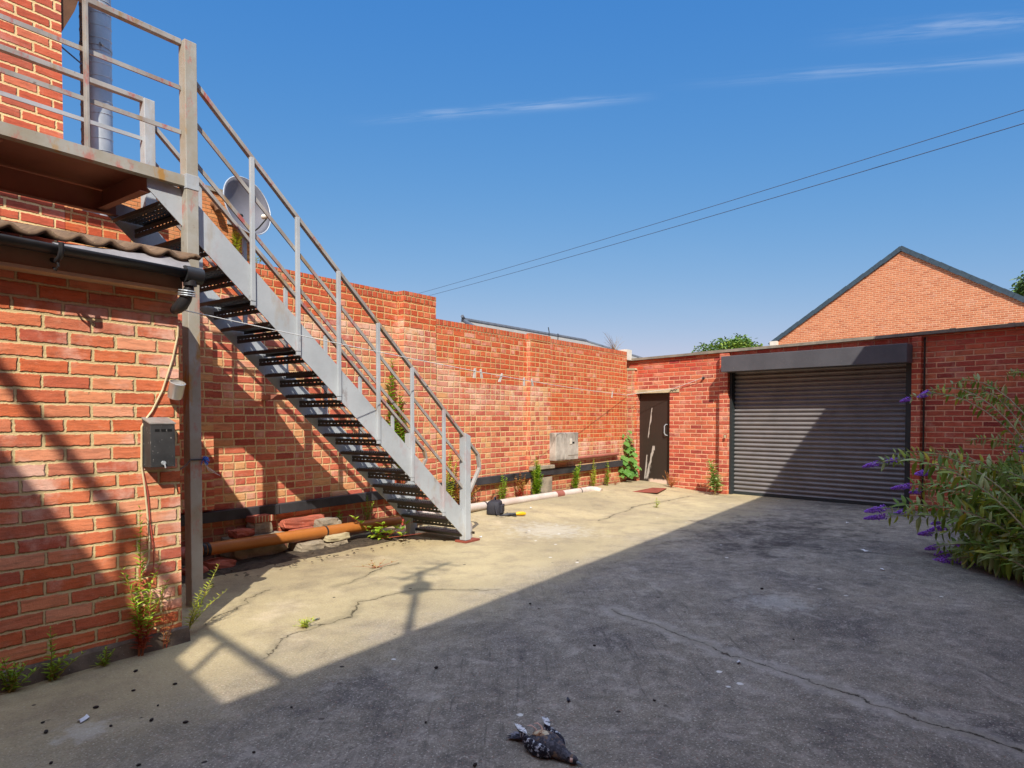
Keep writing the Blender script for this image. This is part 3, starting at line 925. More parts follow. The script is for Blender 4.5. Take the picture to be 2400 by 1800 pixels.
x0, x1, per = -4.0, 2.095, 0.149
rows = [(y, 2.212 + 0.235 * (y + 2.135)) for y in (-2.135, -1.80, -1.3, -0.02)]
rng = random.Random(5)
jit = [rng.uniform(-0.006, 0.006) for _ in range(80)]
for (yy, zz) in rows:
    for i in range(NX + 1):
        x = x0 + (x1 - x0) * i / NX
        k = (x - 1.13) / per
        w = math.sin(2 * math.pi * k)
        w = (w if w > 0 else w * 0.55)
        rise = 0.03 * max(0.0, (x - 1.0))
        y = yy + (jit[int(math.floor(k)) % 80] * 1.5 if yy < -2 else 0)
        pts.append((x, y, zz + 0.021 * w + rise + jit[int(math.floor(k)) % 80] * 0.6))
mb.v = [Vector(p) for p in pts]
W = NX + 1
for r in range(len(rows) - 1):
    for i in range(NX): mb.f.append((r * W + i, r * W + i + 1, (r + 1) * W + i + 1, (r + 1) * W + i))
rt = mb.build('roof_tiles', m_tile, t, smooth=True)
md = rt.modifiers.new('thick', 'SOLIDIFY')
md.thickness = 0.022
md.offset = -1
mb = MB()
mb.add([(1.35, -2.14, 2.172), (2.035, -2.15, 2.16), (2.035, -2.10, 2.235), (1.35, -2.10, 2.19)], [(0, 1, 2, 3)])
mb.add([(1.35, -2.138, 2.168), (2.035, -2.146, 2.156), (2.035, -2.096, 2.231), (1.35, -2.096, 2.186)], [(0, 1, 2, 3)])
mb.build('roofing_felt', m_felt, t)
mb = MB()
gut = []
for xx, zz in ((-5.0, 2.150), (1.2, 2.148), (2.07, 2.140)):
    gut.append([(xx, -2.145 - 0.046 * math.cos(a), zz - 0.042 * math.sin(a) + 0.014) for a in [math.pi * k / 10 for k in range(11)]])
mb.v = [Vector(p) for rr in gut for p in rr]
for r in range(2):
    for k in range(10): mb.f.append((r * 11 + k, r * 11 + k + 1, (r + 1) * 11 + k + 1, (r + 1) * 11 + k))
gu = mb.build('gutter', m_black, t, smooth=True)
md = gu.modifiers.new('thick', 'SOLIDIFY')
md.thickness = 0.005
for bx in (0.3, 1.352):
    mb = MB()
    mb.tube([(bx, -2.21, 2.168), (bx, -2.211, 2.13), (bx, -2.19, 2.10), (bx, -2.15, 2.088), (bx, -2.10, 2.10)], 0.013, 8)
    mb.tube([(bx, -2.165, 2.09), (bx, -2.17, 2.06), (bx, -2.14, 2.045), (bx, -2.11, 2.06)], 0.006, 6)
    mb.build('gutter_bracket', m_black, gu, smooth=True)
mb = MB()
mb.tube([(1.985, -2.15, 2.135), (2.085, -2.15, 2.132)], 0.048, 14)
mb.tube([(2.02, -2.15, 2.12), (2.02, -2.15, 2.07)], 0.036, 12)
ol = mb.build('gutter_outlet', m_black, gu, smooth=True)
mb = MB()
mb.tube([(2.02, -2.15, 2.085), (2.018, -2.145, 2.06), (2.012, -2.135, 2.03), (2.006, -2.125, 2.00), (1.995, -2.10, 1.965), (1.985, -2.07, 1.945), (1.985, -2.03, 1.94)],
        [0.020, 0.026, 0.030, 0.033, 0.036, 0.030, 0.022], 14)
mb.build('taped_downpipe_elbow', m_black, t, smooth=True)
mb = MB()
for zz in (2.018, 2.03, 2.044): mb.tube([(2.009 + 0.043 * math.cos(a), -2.131 + 0.043 * math.sin(a), zz + 0.006 * math.sin(a)) for a in [2 * math.pi * k / 16 for k in range(17)]], 0.0035, 5)
mb.build('binding_wire', m_galv, t)


# ------------------------------------------------------------------ steel fire escape: landing, flight, rails
YO, YI = -1.285, -0.575        # outer and inner stringer planes
SL = -0.8645                   # slope of the flight
zlow = lambda x: 2.507 + SL * (x - 2.594)
stair = thing('fire_escape', 'grey painted steel fire escape with open treads, landing and rusty handrails along the brick wall', 'staircase', (4.0, -0.93, 0))


def stringer(y0, th, xend):
    mb = MB()
    dz = 0.272
    xt = 2.20
    poly = [(xt, zlow(xt)), (xend, zlow(xend)), (xend, zlow(xend) + dz), (2.46, min(2.93, zlow(2.46) + dz)), (xt, 2.93)]
    mb.prism(poly, (0, y0, 0), (1, 0, 0), (0, 0, 1), (0, 1, 0), th)
    return mb.build('stringer', m_steel, stair)
stringer(YO - 0.004, 0.008, 5.44)
stringer(YI - 0.004, 0.008, 5.44)

# treads: slotted planks with turned down lips; one mesh, copied
RISE, NT = 0.1795, 16
W0, W1 = YO + 0.012, YI - 0.012


def tread_mesh():
    mb = MB()
    D = 0.215
    n = 5
    bw_, gap = 0.034, 0.010
    for i in range(n):
        x = i * (bw_ + gap)
        mb.box((x, W0, -0.004), (x + bw_, W1, 0.0))
    wx = (n - 1) * (bw_ + gap) + bw_
    y = W0 + 0.02
    while y < W1:
        for i in range(n - 1):
            x = i * (bw_ + gap) + bw_
            mb.box((x, y, -0.0035), (x + gap, y + 0.022, -0.0005))
        y += 0.045
    mb.box((-0.004, W0, -0.028), (0.0, W1, -0.0002))
    mb.box((wx, W0, -0.028), (wx + 0.004, W1, -0.0002))
    # serrated grip teeth
    y = W0 + 0.008
    while y < W1 - 0.01:
        for i in (0, 2, 4):
            x = i * (bw_ + gap) + 0.012
            mb.box((x, y, 0.0002), (x + 0.006, y + 0.012, 0.007))
        y += 0.026
    return mb


def riser_mesh():
    mb = MB()
    h, lo = 0.062, 0.0
    mb.box((0, W0, lo), (0.003, W1, lo + 0.027))
    mb.box((0, W0, lo + 0.034), (0.003, W1, lo + h))
    y = W0
    k = 0
    while y < W1:
        mb.box((0.0004, y, lo + 0.027), (0.0026, min(W1, y + 0.024), lo + 0.034))
        y += 0.05
        k += 1
    mb.box((0.003, W0, lo), (0.02, W1, lo + 0.003))
    return mb
# z of the tread tops from the landing down; x follows the pitch line
first = first_r = None
for i in range(NT):
    z = 2.965 - RISE * (i + 1)
    if z < 0.05: break
    xf = 2.594 + (z - 0.192 - 2.507) / SL            # front lip just under the top of the stringer
    dx = Vector((xf - 0.205, 0, z))
    if first is None:
        mb = tread_mesh()
        mb.v = [v + dx for v in mb.v]
        first = mb.build('tread', m_tread, stair)
        d0 = dx
        mb = riser_mesh()
        r0 = dx + Vector((-0.062, 0, 0.070))
        mb.v = [v + r0 for v in mb.v]
        first_r = mb.build('riser_plate', m_tread, stair)
    else:
        for src in (first, first_r):
            c = src.copy()
            COL.objects.link(c)
            c.parent = stair
            c.location = src.location + (dx - d0)

# posts
MB().box((2.432, -1.352, 0.0), (2.517, -1.267, 3.905)).build('support_post', m_steel_o, stair, bevel=0.004)
mb = MB()
mb.box((2.428, -1.356, 2.895), (2.521, -1.263, 2.995))
mb.build('post_collar', m_steel, stair, bevel=0.003)
MB().box((2.505, -0.62, 2.9), (2.585, -0.54, 3.74)).build('landing_post', m_steel, stair, bevel=0.004)
mb = MB()
mb.prism([(5.40, 0.03), (5.485, 0.03), (5.485, 1.13), (5.40, 1.165)], (0, -1.33, 0), (1, 0, 0), (0, 0, 1), (0, 1, 0), 0.085)
npo = mb.build('newel_post', m_steel, stair, bevel=0.004)
mb = MB()
mb.box((5.385, -1.345, gz(5.5, -1.3) + 0.001), (5.62, -1.19, 0.026))
mb.build('base_plate', m_redpl, npo, bevel=0.002)
mb = MB()
mb.prism([(5.486, 0.027), (5.60, 0.027), (5.60, 0.17), (5.57, 0.21), (5.52, 0.23), (5.486, 0.23)], (0, -1.255, 0), (1, 0, 0), (0, 0, 1), (0, 1, 0), 0.008)
mb.build('gusset_plate', m_steel, npo)
mb = MB()
mb.prism([(5.30, 0.15), (5.385, 0.15), (5.385, 1.12), (5.30, 1.155)], (0, -0.615, 0), (1, 0, 0), (0, 0, 1), (0, 1, 0), 0.08)
mb.box((5.30, -0.61, 0.02), (5.385, -0.54, 0.16))
npi = mb.build('newel_post', m_steel, stair, bevel=0.004)

# handrails and mid rails of the flight
hz = lambda x: 3.283 - 0.877 * (x - 2.966)
for y, xe in ((YO, 5.42), (YI, 5.33)):
    mb = MB()
    dz = 0.0 if y == YO else -0.05
    xs0 = 2.50 if y == YO else 2.58
    P = [(xs0, hz(xs0) + dz), (xe + 0.23, hz(xe + 0.23) + dz), (xe + 0.265, hz(xe) - 0.35), (xe + 0.09, hz(xe) - 0.60)]
    for (a, b2) in zip(P[:-1], P[1:]):
        mb.bar((a[0], y, a[1]), (b2[0], y, b2[1]), 0.038, 0.030, up=(0.6, 0, 0.8))
    mb.build('handrail', m_steel_r, stair, bevel=0.003)
    for off in (0.275, 0.555):
        mb = MB()
        a0 = 2.515 if y == YO else 2.59
        mb.bar((a0, y, hz(a0) + dz - off), (xe, y, hz(xe) + dz - off), 0.012, 0.028, up=(0.6, 0, 0.8))
        mb.build('mid_rail', m_steel_r, stair)
    for x in (2.962, 3.362, 3.770, 4.215, 4.645, 5.095):
        mb = MB()
        if y == YO:
            mb.box((x - 0.017, y - 0.028, zlow(x) + 0.015), (x + 0.017, y - 0.0045, hz(x) - 0.01))
            mb.obox((x, y - 0.016, zlow(x) - 0.004), (0.036, 0.02, 0.03), Matrix.Identity(3))
        else:
            mb.box((x - 0.017, y + 0.006, zlow(x) + 0.04), (x + 0.017, y + 0.030, hz(x) + dz - 0.01))
        mb.build('baluster', m_steel, stair, bevel=0.002)

# landing
mb = MB()
mb.box((-0.6, -1.335, 2.912), (2.431, -1.327, 2.985))
mb.box((-0.6, -1.327, 2.912), (2.431, -1.275, 2.918))
mb.box((-0.6, -1.327, 2.979), (2.431, -1.275, 2.9845))
mb.build('landing_beam', m_steel_o, stair)
mb = MB()
mb.box((-0.6, -0.60, 2.80), (2.30, -0.592, 2.962))
mb.box((-0.6, -0.64, 2.80), (2.30, -0.60, 2.806))
mb.build('landing_beam', m_under, stair)
mb = MB()
mb.box((2.205, -1.27, 2.82), (2.213, -0.605, 2.968))
mb.box((2.16, -1.27, 2.82), (2.205, -0.605, 2.826))
mb.build('landing_beam', m_under, stair)
MB().box((-0.6, -1.325, 2.969), (2.44, -0.56, 2.978)).build('landing_deck', m_under, stair)
for x in (-0.1, 1.36):
    mb = MB()
    mb.box((x, -1.27, 2.90), (x + 0.008, -0.605, 2.968))
    mb.box((x + 0.008, -1.27, 2.90), (x + 0.05, -0.605, 2.907))
    mb.build('deck_bearer', m_under, stair)
mb = MB()
mb.bar((-0.6, -1.29, 3.895), (2.43, -1.29, 3.895), 0.042, 0.036)
mb.build('handrail', m_steel_r, stair, bevel=0.003)
for z in (3.588, 3.287):
    MB().bar((-0.6, -1.29, z), (2.43, -1.29, z), 0.012, 0.028).build('mid_rail', m_steel_r, stair)
for x in (0.75, 1.833):
    mb = MB()
    mb.bar((x, -1.318, 2.97), (x, -1.318, 3.88), 0.012, 0.032, up=(0, 1, 0))
    mb.bar((x - 0.0, -1.312, 2.97), (x - 0.0, -1.312, 3.88), 0.032, 0.01, up=(0, 1, 0))
    mb.build('baluster', m_steel_r, stair)
mb = MB()
mb.bar((-0.6, -0.58, 3.732), (2.51, -0.58, 3.732), 0.042, 0.036)
mb.build('handrail', m_steel_r, stair, bevel=0.003)
MB().bar((-0.6, -0.58, 3.44), (2.51, -0.58, 3.44), 0.012, 0.028).build('mid_rail', m_steel, stair)
MB().box((1.05, -0.60, 2.97), (1.085, -0.565, 3.72)).build('baluster', m_steel, stair)
# brackets tying the landing and the flight back to the wall
MB().box((0.2, -0.592, 2.84), (0.26, -0.002, 2.90)).build('wall_bracket', m_under, stair)
MB().bar((3.9, -0.57, 1.52), (3.9, -0.002, 1.52), 0.05, 0.05).build('wall_bracket', m_under, stair)

# ------------------------------------------------------------------ flue
t = thing('flue_pipe', 'tall galvanised spiral flue pipe behind the landing railing', 'flue', (2.617, 0.46, 1.0))
mb = MB()
mb.tube([(2.617, 0.46, 1.0), (2.617, 0.46, 7.5)], 0.118, 28)
mb.build('pipe', m_galv, t, smooth=True)
mb = MB()
hel = []
for i in range(28 * 34):
    a = 2 * math.pi * i / 34
    hel.append((2.617 + 0.1185 * math.cos(a), 0.46 + 0.1185 * math.sin(a), 3.0 + 0.105 * i / 34))
mb.tube(hel, 0.003, 5)
mb.build('spiral_seam', m_galv, t, smooth=True)
mb = MB()
mb.tube([(2.617, 0.46, 4.48), (2.617, 0.46, 4.51)], 0.123, 28)
mb.tube([(2.60, 0.335, 4.50), (2.61, 0.31, 4.47)], 0.008, 6)
mb.build('clamp_band', m_galv, t, smooth=True)
mb = MB()
mb.tube([(2.05, -0.005, 4.24), (2.52, 0.37, 4.25)], 0.006, 6)
tag(mb.build('guy_wire', m_cable, origin=(2.05, 0, 4.24)), 'short black wire from the brick building corner to the flue', 'wire')

# ------------------------------------------------------------------ far house with satellite dish
t = thing('far_house', 'pale orange brick house wall with the satellite dish, behind the boundary wall', 'house', (4.5, 10, 0))
MB().box((5.2, 7.2, 0), (8.43, 14, 5.93)).build('wall', m_dishb, t)
MB().box((5.14, 7.16, 5.93), (8.47, 14.1, 6.01)).build('parapet_coping', m_stone, t)
mb = MB()
mb.tube([(7.55, 7.2, 5.66), (7.55, 7.06, 5.63), (7.55, 7.0, 5.50)], 0.07, 12)
mb.build('vent_hood', m_brow, t, smooth=True)

dc = Vector((8.10, 7.0, 5.70))
tocam = (Vector((0, -5.91, 1.3)) - dc)
tocam.z = 0
tocam.normalize()
rv = Vector((0.593, -0.805, 0))
dn = (tocam * math.cos(R(51)) + rv * math.sin(R(51))).normalized()
dn = (dn * math.cos(R(12)) + Vector((0, 0, 1)) * math.sin(R(12))).normalized()
t = thing('satellite_dish', 'large grey satellite dish on the corner of the pale orange brick house', 'satellite dish', tuple(dc))
du_ = Vector((0, 0, 1)).cross(dn).normalized()
dv_ = dn.cross(du_)
mb = MB()
RR, NS = 0.60, 40
rings = []
for i in range(9):
    r = RR * i / 8
    rings.append([dc + dn * (0.26 * (r / RR) ** 2 - 0.13) + (du_ * math.cos(2 * math.pi * k / NS) * 0.95 + dv_ * math.sin(2 * math.pi * k / NS) * 1.02) * r for k in range(NS)])
for rr in rings[1:]: mb.v += rr
mb.v.append(rings[0][0])
c0 = len(mb.v) - 1
for k in range(NS): mb.f.append((c0, k, (k + 1) % NS))
for i in range(7):
    for k in range(NS): mb.f.append((i * NS + k, i * NS + (k + 1) % NS, (i + 1) * NS + (k + 1) % NS, (i + 1) * NS + k))
o = mb.build('reflector', m_dishm, t, smooth=True)
md = o.modifiers.new('thick', 'SOLIDIFY')
md.thickness = 0.012
mb = MB()
mb.tube([p + dn * 0.002 for p in rings[8]] + [rings[8][0] + dn * 0.002], 0.013, 6)
mb.build('rim', m_galv, t, smooth=True)
tip = dc + dn * 0.62 - dv_ * 0.42
mb = MB()
mb.tube([dc - dv_ * 0.60 + dn * 0.12, dc - dv_ * 0.56 + dn * 0.35, tip - dv_ * 0.04], 0.014, 8)
mb.build('feed_arm', m_guide, t)
mb = MB()
mb.tube([tip - dn * 0.10 + dv_ * 0.03, tip, tip + dn * 0.06], [0.05, 0.045, 0.03], 10)
mb.build('receiver_head', m_white, t, smooth=True)
mb = MB()
wp = Vector((7.98, 7.2, 5.50))
mb.tube([wp + Vector((0, -0.01, 0)), wp + Vector((0.05, -0.28, 0.02)), dc - dn * 0.14 - dv_ * 0.1], 0.03, 8)
mb.build('mount_arm', m_guide, t)
MB().box((7.84, 7.17, 5.34), (8.12, 7.198, 5.68)).build('wall_plate', m_galv, t)

# ------------------------------------------------------------------ roof beyond the wall, gabled house, trees
t = thing('bungalow', 'long low grey roof showing over the lower part of the boundary wall', 'house', (21.5, 9, 0))
MB().box((15.2, 5.6, 0), (28.0, 12.4, 3.3)).build('wall', m_gable, t)
mb = MB()
mb.add([(14.9, 5.3, 3.25), (28.3, 5.3, 3.25), (28.3, 12.7, 3.25), (14.9, 12.7, 3.25), (17.5, 9, 4.62), (25.6, 9, 4.66)],
       [(0, 1, 5, 4), (2, 3, 4, 5), (3, 0, 4), (1, 2, 5), (3, 2, 1, 0)])
mb.build('roof', m_roofg, t)
mb = MB()
mb.tube([(17.45, 9, 4.64), (25.65, 9, 4.68)], 0.085, 8)
mb.tube([(17.5, 9, 4.63), (14.9, 5.3, 3.27)], 0.07, 8)
mb.tube([(25.6, 9, 4.67), (28.3, 5.3, 3.27)], 0.07, 8)
mb.tube([(17.45, 8.95, 4.66), (17.3, 8.9, 4.74)], 0.06, 6)
mb.build('ridge', m_ridge, t, smooth=True)
m_roofg2 = None

ap = Vector((29.4, -2.55, 7.80))
def gp(s, z, d=0.0): return Vector((ap.x, ap.y, 0)) + BE * s - BN * d + Vector((0, 0, z))
t = thing('gable_house', 'orange brick gable end of a house with dark slate verge rising above the garage', 'house', tuple(gp(0, 0, 5)))
mb = MB()
hw, ez = 4.72, 4.66
poly = [(-hw, 0), (hw, 0), (hw, ez), (0, 7.62), (-hw, ez)]
mb.prism(poly, gp(0, 0, 0.0), BE, (0, 0, 1), -BN, 9.0)
mb.build('wall', m_gable, t)
mb = MB()
for sg in (-1, 1):
    p = [(0, 7.66), (sg * 5.08, 4.46), (sg * 5.08, 4.60), (0, 7.83)]
    mb.prism(p, gp(0, 0, -0.03), BE, (0, 0, 1), -BN, 9.4)
mb.build('roof', m_slate, t)
mb = MB()
for sg in (-1, 1):
    for i in range(16):
        a, b2 = i / 16, (i + 0.97) / 16
        q = lambda f, up: gp(sg * 5.10 * f, 7.84 - 3.24 * f + up - 0.008 * (i % 2), -0.05)
        mb.bar(q(a, -0.10), q(b2, -0.115), 0.05, 0.17, up=(0, 0, 1))
mb.build('verge', m_slate, t)
mb = MB()
mb.obox(gp(-4.86, 4.50, 0.05), (0.30, 0.5, 0.24), BM)
mb.build('eaves_box', m_white, t)


def tree(name, label, base, top, rad, mats, seed, n=5200, leaf=0.30, squash=0.75):
    rng = random.Random(seed)
    base = Vector(base)
    t = thing(name, label, 'tree', tuple(base), None)
    mb = MB()
    h = top - base.z
    cz = top - rad * squash
    mb.tube([base, base + Vector((0.1, 0, h * 0.3)), base + Vector((0.0, 0.1, h * 0.6)), Vector((base.x, base.y, cz + rad * 0.4))], [0.35, 0.28, 0.2, 0.05], 9)
    clumps = []
    for i in range(30):
        a, e = rng.uniform(0, 2 * math.pi), rng.uniform(-0.5, 1.45)
        r = rad * rng.uniform(0.55, 0.92)
        c = Vector((base.x + r * math.cos(a) * math.cos(e), base.y + r * math.sin(a) * math.cos(e), cz + r * squash * math.sin(e)))
        clumps.append((c, rad * rng.uniform(0.2, 0.36)))
        mb.tube([Vector((base.x, base.y, cz - rad * 0.4)), (Vector((base.x, base.y, cz)) + c) / 2, c], [0.12, 0.07, 0.02], 5, caps=False)
    mb.build('trunk', m_bark, t, smooth=True)
    for j, m in enumerate(mats):
        mb = MB()
        for i in range(n // len(mats)):
            c, r = clumps[(rng.randrange(30) // len(mats)) * len(mats) % 30 + j] if len(mats) > 1 and rng.random() < 0.8 else rng.choice(clumps)
            v = Vector((rng.gauss(0, 1), rng.gauss(0, 1), rng.gauss(0, 1))).normalized() * r * rng.uniform(0.55, 1.12)
            v.z *= 0.8
            d = Vector((rng.gauss(0, 1), rng.gauss(0, 1), rng.gauss(0, 0.6)))
            mb.leaf(c + v, d, (rng.gauss(0, 0.5), rng.gauss(0, 0.5), 1), leaf * rng.uniform(0.6, 1.2), leaf * 0.55, 0.2)
        mb.build('crown', m, t)
    return t
tree('round_tree', 'small rounded green tree top showing between the garage roof and the gable house', (45.1, 8.7, 0), 6.35, 2.7, [l_tree, l_tree, l_tree2], 11, 7000, 0.24, 0.42)
tree('tall_tree', 'pale green tree at the right edge behind the gable house roof', (44.0, -8.1, 0), 9.6, 2.3, [l_bird, l_tree], 12, 5000, 0.30, 1.0)

# ------------------------------------------------------------------ cables and washing line
def catenary(a, b2, sag, n=24):
    a, b2 = Vector(a), Vector(b2)
    return [a.lerp(b2, i / n) - Vector((0, 0, sag * 4 * (i / n) * (1 - i / n))) for i in range(n + 1)]
mb = MB()
mb.tube(catenary((31.0, 28.2, 8.85), (17.99, -6.42, 7.86), 0.12), 0.0105, 5)
tag(mb.build('overhead_cable', m_cable, origin=(31, 28, 8.8)), 'thin overhead cable crossing the sky, the upper of the pair', 'cable', 'overhead cables')
mb = MB()
mb.tube(catenary((32.0, 26.9, 9.0), (17.98, -6.43, 7.57), 0.12), 0.0115, 5)
tag(mb.build('overhead_cable', m_cable, origin=(32, 27, 9)), 'thin overhead cable crossing the sky, the lower of the pair', 'cable', 'overhead cables')

LINE = catenary((2.035, -2.0, 1.955), tuple(Vector((11.70, -0.03, 1.763))), 0.06, 40)
mb = MB()
mb.tube(LINE, 0.0034, 5)
mb.tube([LINE[-1], bw(0.95, 0.03, 1.87), bw(1.541, 0.05, 2.036)], 0.0042, 5)
tag(mb.build('washing_line', m_line, origin=(2.035, -2.0, 1.955)), 'white washing line stretched from the outbuilding corner to the hook above the brown door', 'washing line')
def peg_at(f, ang, m, label):
    i = f * 40
    p = LINE[int(i)].lerp(LINE[min(40, int(i) + 1)], i - int(i))
    mb = MB()
    d = Vector((math.sin(ang), 0.2, -math.cos(ang)))
    for s in (-1, 1):
        mb.bar(p + Vector((0.006 * s, 0, 0.02)) - d * 0.01, p + Vector((0.014 * s, 0, 0)) + d * 0.075, 0.012, 0.008, up=(0, 1, 0))
    tag(mb.build('clothes_peg', m, origin=tuple(p)), label, 'peg', 'pegs on the washing line')
for f, a, lb in ((0.372, 0.1, 'white peg on the washing line, first from the staircase'), (0.386, 0.5, 'white peg on the washing line, second from the staircase and tilted'),
                 (0.44, -0.4, 'white peg on the washing line by the outer handrail'), (0.505, 0.3, 'white peg on the washing line over the stepped brick repair'),
                 (0.53, 0.7, 'tilted white peg just right of the stepped brick repair peg'), (0.90, 0.1, 'white peg on the washing line nearest the garage corner')):
    peg_at(f, a, m_line, lb)

# ------------------------------------------------------------------ things fixed to the outbuilding wall
t = thing('cigarette_bin', 'worn black metal cigarette bin with three slots on the outbuilding wall', 'cigarette bin', (1.885, -2.03, 1.05))
mb = MB()
mb.prism([(-1.992, 1.045), (-2.085, 1.045), (-2.085, 1.285), (-1.992, 1.315)], (1.818, 0, 0), (0, 1, 0), (0, 0, 1), (1, 0, 0), 0.138)
mb.build('body', m_bin, t, bevel=0.003)
mb = MB()
mb.prism([(-1.993, 1.317), (-2.088, 1.286), (-2.088, 1.292), (-1.993, 1.325)], (1.814, 0, 0), (0, 1, 0), (0, 0, 1), (1, 0, 0), 0.146)
mb.build('sloping_lid', m_binlid, t)
for i in range(3):
    MB().box((1.843 + i * 0.035, -2.0865, 1.245), (1.868 + i * 0.035, -2.0845, 1.259)).build('stub_slot', m_void, t)
mb = MB()
mb.tube([(1.886, -2.084, 1.068), (1.886, -2.096, 1.068)], 0.012, 10)
mb.tube([(1.888, -2.096, 1.068), (1.892, -2.10, 1.04)], 0.004, 6)
mb.build('lock_and_key', m_galv, t)
t = thing('steel_cup', 'shiny round steel cup fixed to the outbuilding corner above the cigarette bin', 'cup', (1.985, -2.04, 1.43))
prof = [(0.0, 1.432), (0.034, 1.432), (0.038, 1.436), (0.0385, 1.447), (0.041, 1.452), (0.042, 1.525), (0.0435, 1.528), (0.040, 1.530), (0.038, 1.515), (0.0, 1.512)]
mb = MB()
NSG = 28
tm = Matrix.Rotation(R(24), 3, 'X')
cc0 = Vector((1.985, -2.046, 1.48))
for r, z in prof: mb.v += [cc0 + tm @ Vector((r * math.cos(2 * math.pi * k / NSG), r * math.sin(2 * math.pi * k / NSG), z - 1.48)) for k in range(NSG)]
for i in range(len(prof) - 1):
    for k in range(NSG): mb.f.append((i * NSG + k, i * NSG + (k + 1) % NSG, (i + 1) * NSG + (k + 1) % NSG, (i + 1) * NSG + k))
mb.build('cup_body', m_chrome, t, smooth=True)
mb = MB()
mb.v = [cc0 + tm @ Vector((0.037 * math.cos(2 * math.pi * k / NSG), 0.037 * math.sin(2 * math.pi * k / NSG), 0.040)) for k in range(NSG)]
mb.f = [tuple(range(NSG))]
mb.build('cup_lid', m_binlid, t)
MB().box((1.97, -2.02, 1.45), (2.0, -1.991, 1.50)).build('wall_clip', m_galv, t)
mb = MB()
mb.tube([(2.026, -1.998, 1.86), (2.022, -1.998, 1.80), (1.99, -1.998, 1.66), (1.93, -1.998, 1.48), (1.87, -1.998, 1.36), (1.835, -2.0, 1.315), (1.812, -1.998, 1.27), (1.808, -1.998, 1.05),
         (1.822, -1.998, 0.95), (1.835, -1.998, 0.80), (1.845, -1.999, 0.62), (1.84, -2.0, 0.52), (1.815, -2.01, 0.47), (1.79, -2.01, 0.455)], 0.0055, 7)
tag(mb.build('wall_cable', m_cream, origin=(1.9, -2.0, 1.3)), 'loose cream cable hanging down the outbuilding wall past the cigarette bin', 'cable')
mb = MB()
mb.tube([(1.812, -1.998, 1.04), (1.84, -1.999, 0.90), (1.85, -2.0, 0.72), (1.865, -2.0, 0.60), (1.868, -2.0, 0.50), (1.86, -1.998, 0.42)], 0.003, 6)
tag(mb.build('thin_wire', m_redw, origin=(1.85, -2.0, 0.8)), 'thin reddish wire dangling beside the cream cable under the cigarette bin', 'wire')

t = thing('blue_string', 'black cord with frayed blue string knotted round the fire escape post', 'string', (2.5, -1.35, 1.03))
mb = MB()
mb.tube([(2.03, -1.97, 1.01), (2.25, -1.65, 1.02), (2.43, -1.36, 1.03)], 0.005, 6)
mb.tube([(2.428, -1.356, 1.03), (2.521, -1.356, 1.03), (2.521, -1.263, 1.03)], 0.006, 6)
mb.build('cord', m_black, t)
rng = random.Random(3)
mb = MB()
for i in range(26):
    d = Vector((rng.uniform(-0.2, 1), rng.uniform(-1, 0.3), rng.uniform(-1, 0.8))).normalized()
    p = Vector((2.522, -1.358, 1.03))
    mb.tube([p, p + d * 0.02, p + d * rng.uniform(0.03, 0.05) + Vector((0, 0, -0.008))], 0.0028, 4, caps=False)
mb.build('frayed_knot', m_blue, t)
mb = MB()
for i in range(3):
    p = Vector((2.525, -1.36, 1.01))
    mb.tube([p, p + Vector((0.03, -0.01, -0.04 - 0.01 * i)), p + Vector((0.07 + 0.02 * i, -0.02, -0.07 - 0.015 * i))], 0.0014, 4, caps=False)
mb.build('loose_threads', m_line, t)

# ------------------------------------------------------------------ meter box, pipes, rubble by the wall
t = thing('meter_box', 'weathered grey meter box on the boundary wall above the black rail', 'meter box', (9.28, -0.08, 0.65))
MB().box((8.935, -0.19, 0.645), (9.62, -0.002, 1.085)).build('case', m_meter, t, bevel=0.008)
MB().box((8.955, -0.196, 0.665), (9.27, -0.191, 1.068)).build('door_leaf', m_meter, t)
MB().box((9.30, -0.197, 0.72), (9.61, -0.191, 0.86)).build('patch_panel', m_meter, t)
MB().box((9.36, -0.2, 0.90), (9.41, -0.1915, 0.99)).build('paper_label', m_white, t)
MB().box((9.425, -0.1945, 0.905), (9.49, -0.1905, 0.935)).build('lock_hole', m_void, t)
mb = MB()
mb.tube([(9.62, -0.05, 0.645), (11.15, -0.05, 0.655), (11.3, -0.05, 0.66)], 0.028, 10)
tag(mb.build('conduit', m_ring, origin=(10.4, -0.05, 0.64)), 'thin pinkish pipe running along the wall from the meter box', 'pipe')

t = thing('brown_drain_pipe', 'orange brown plastic drain pipe lying under the staircase on stone blocks', 'pipe', (4.2, -0.3, 0.17))
PZ = lambda x: 0.182 - 0.012 * (x - 3.1)
mb = MB()
mb.tube([(3.05, -0.33, PZ(3.05)), (5.40, -0.33, PZ(5.4))], 0.056, 20)
mb.build('pipe', m_clay, t, smooth=True)
mb = MB()
mb.tube([(2.2, -0.33, 0.19), (3.07, -0.33, PZ(3.05))], 0.052, 18)
mb.build('old_pipe_end', m_ring, t, smooth=True)
for xx, rr in ((2.93, 0.062), (3.0, 0.068), (3.06, 0.066), (3.10, 0.062)):
    mb = MB()
    mb.tube([(xx, -0.33, PZ(xx)), (xx + 0.028, -0.33, PZ(xx))], rr, 20)
    mb.build('rubber_collar', m_black if xx != 3.0 else m_ring, t, smooth=True)
mb = MB()
mb.tube([(4.36, -0.33, PZ(4.36)), (4.378, -0.33, PZ(4.36))], 0.0585, 20)
mb.build('strap', m_black, t, smooth=True)

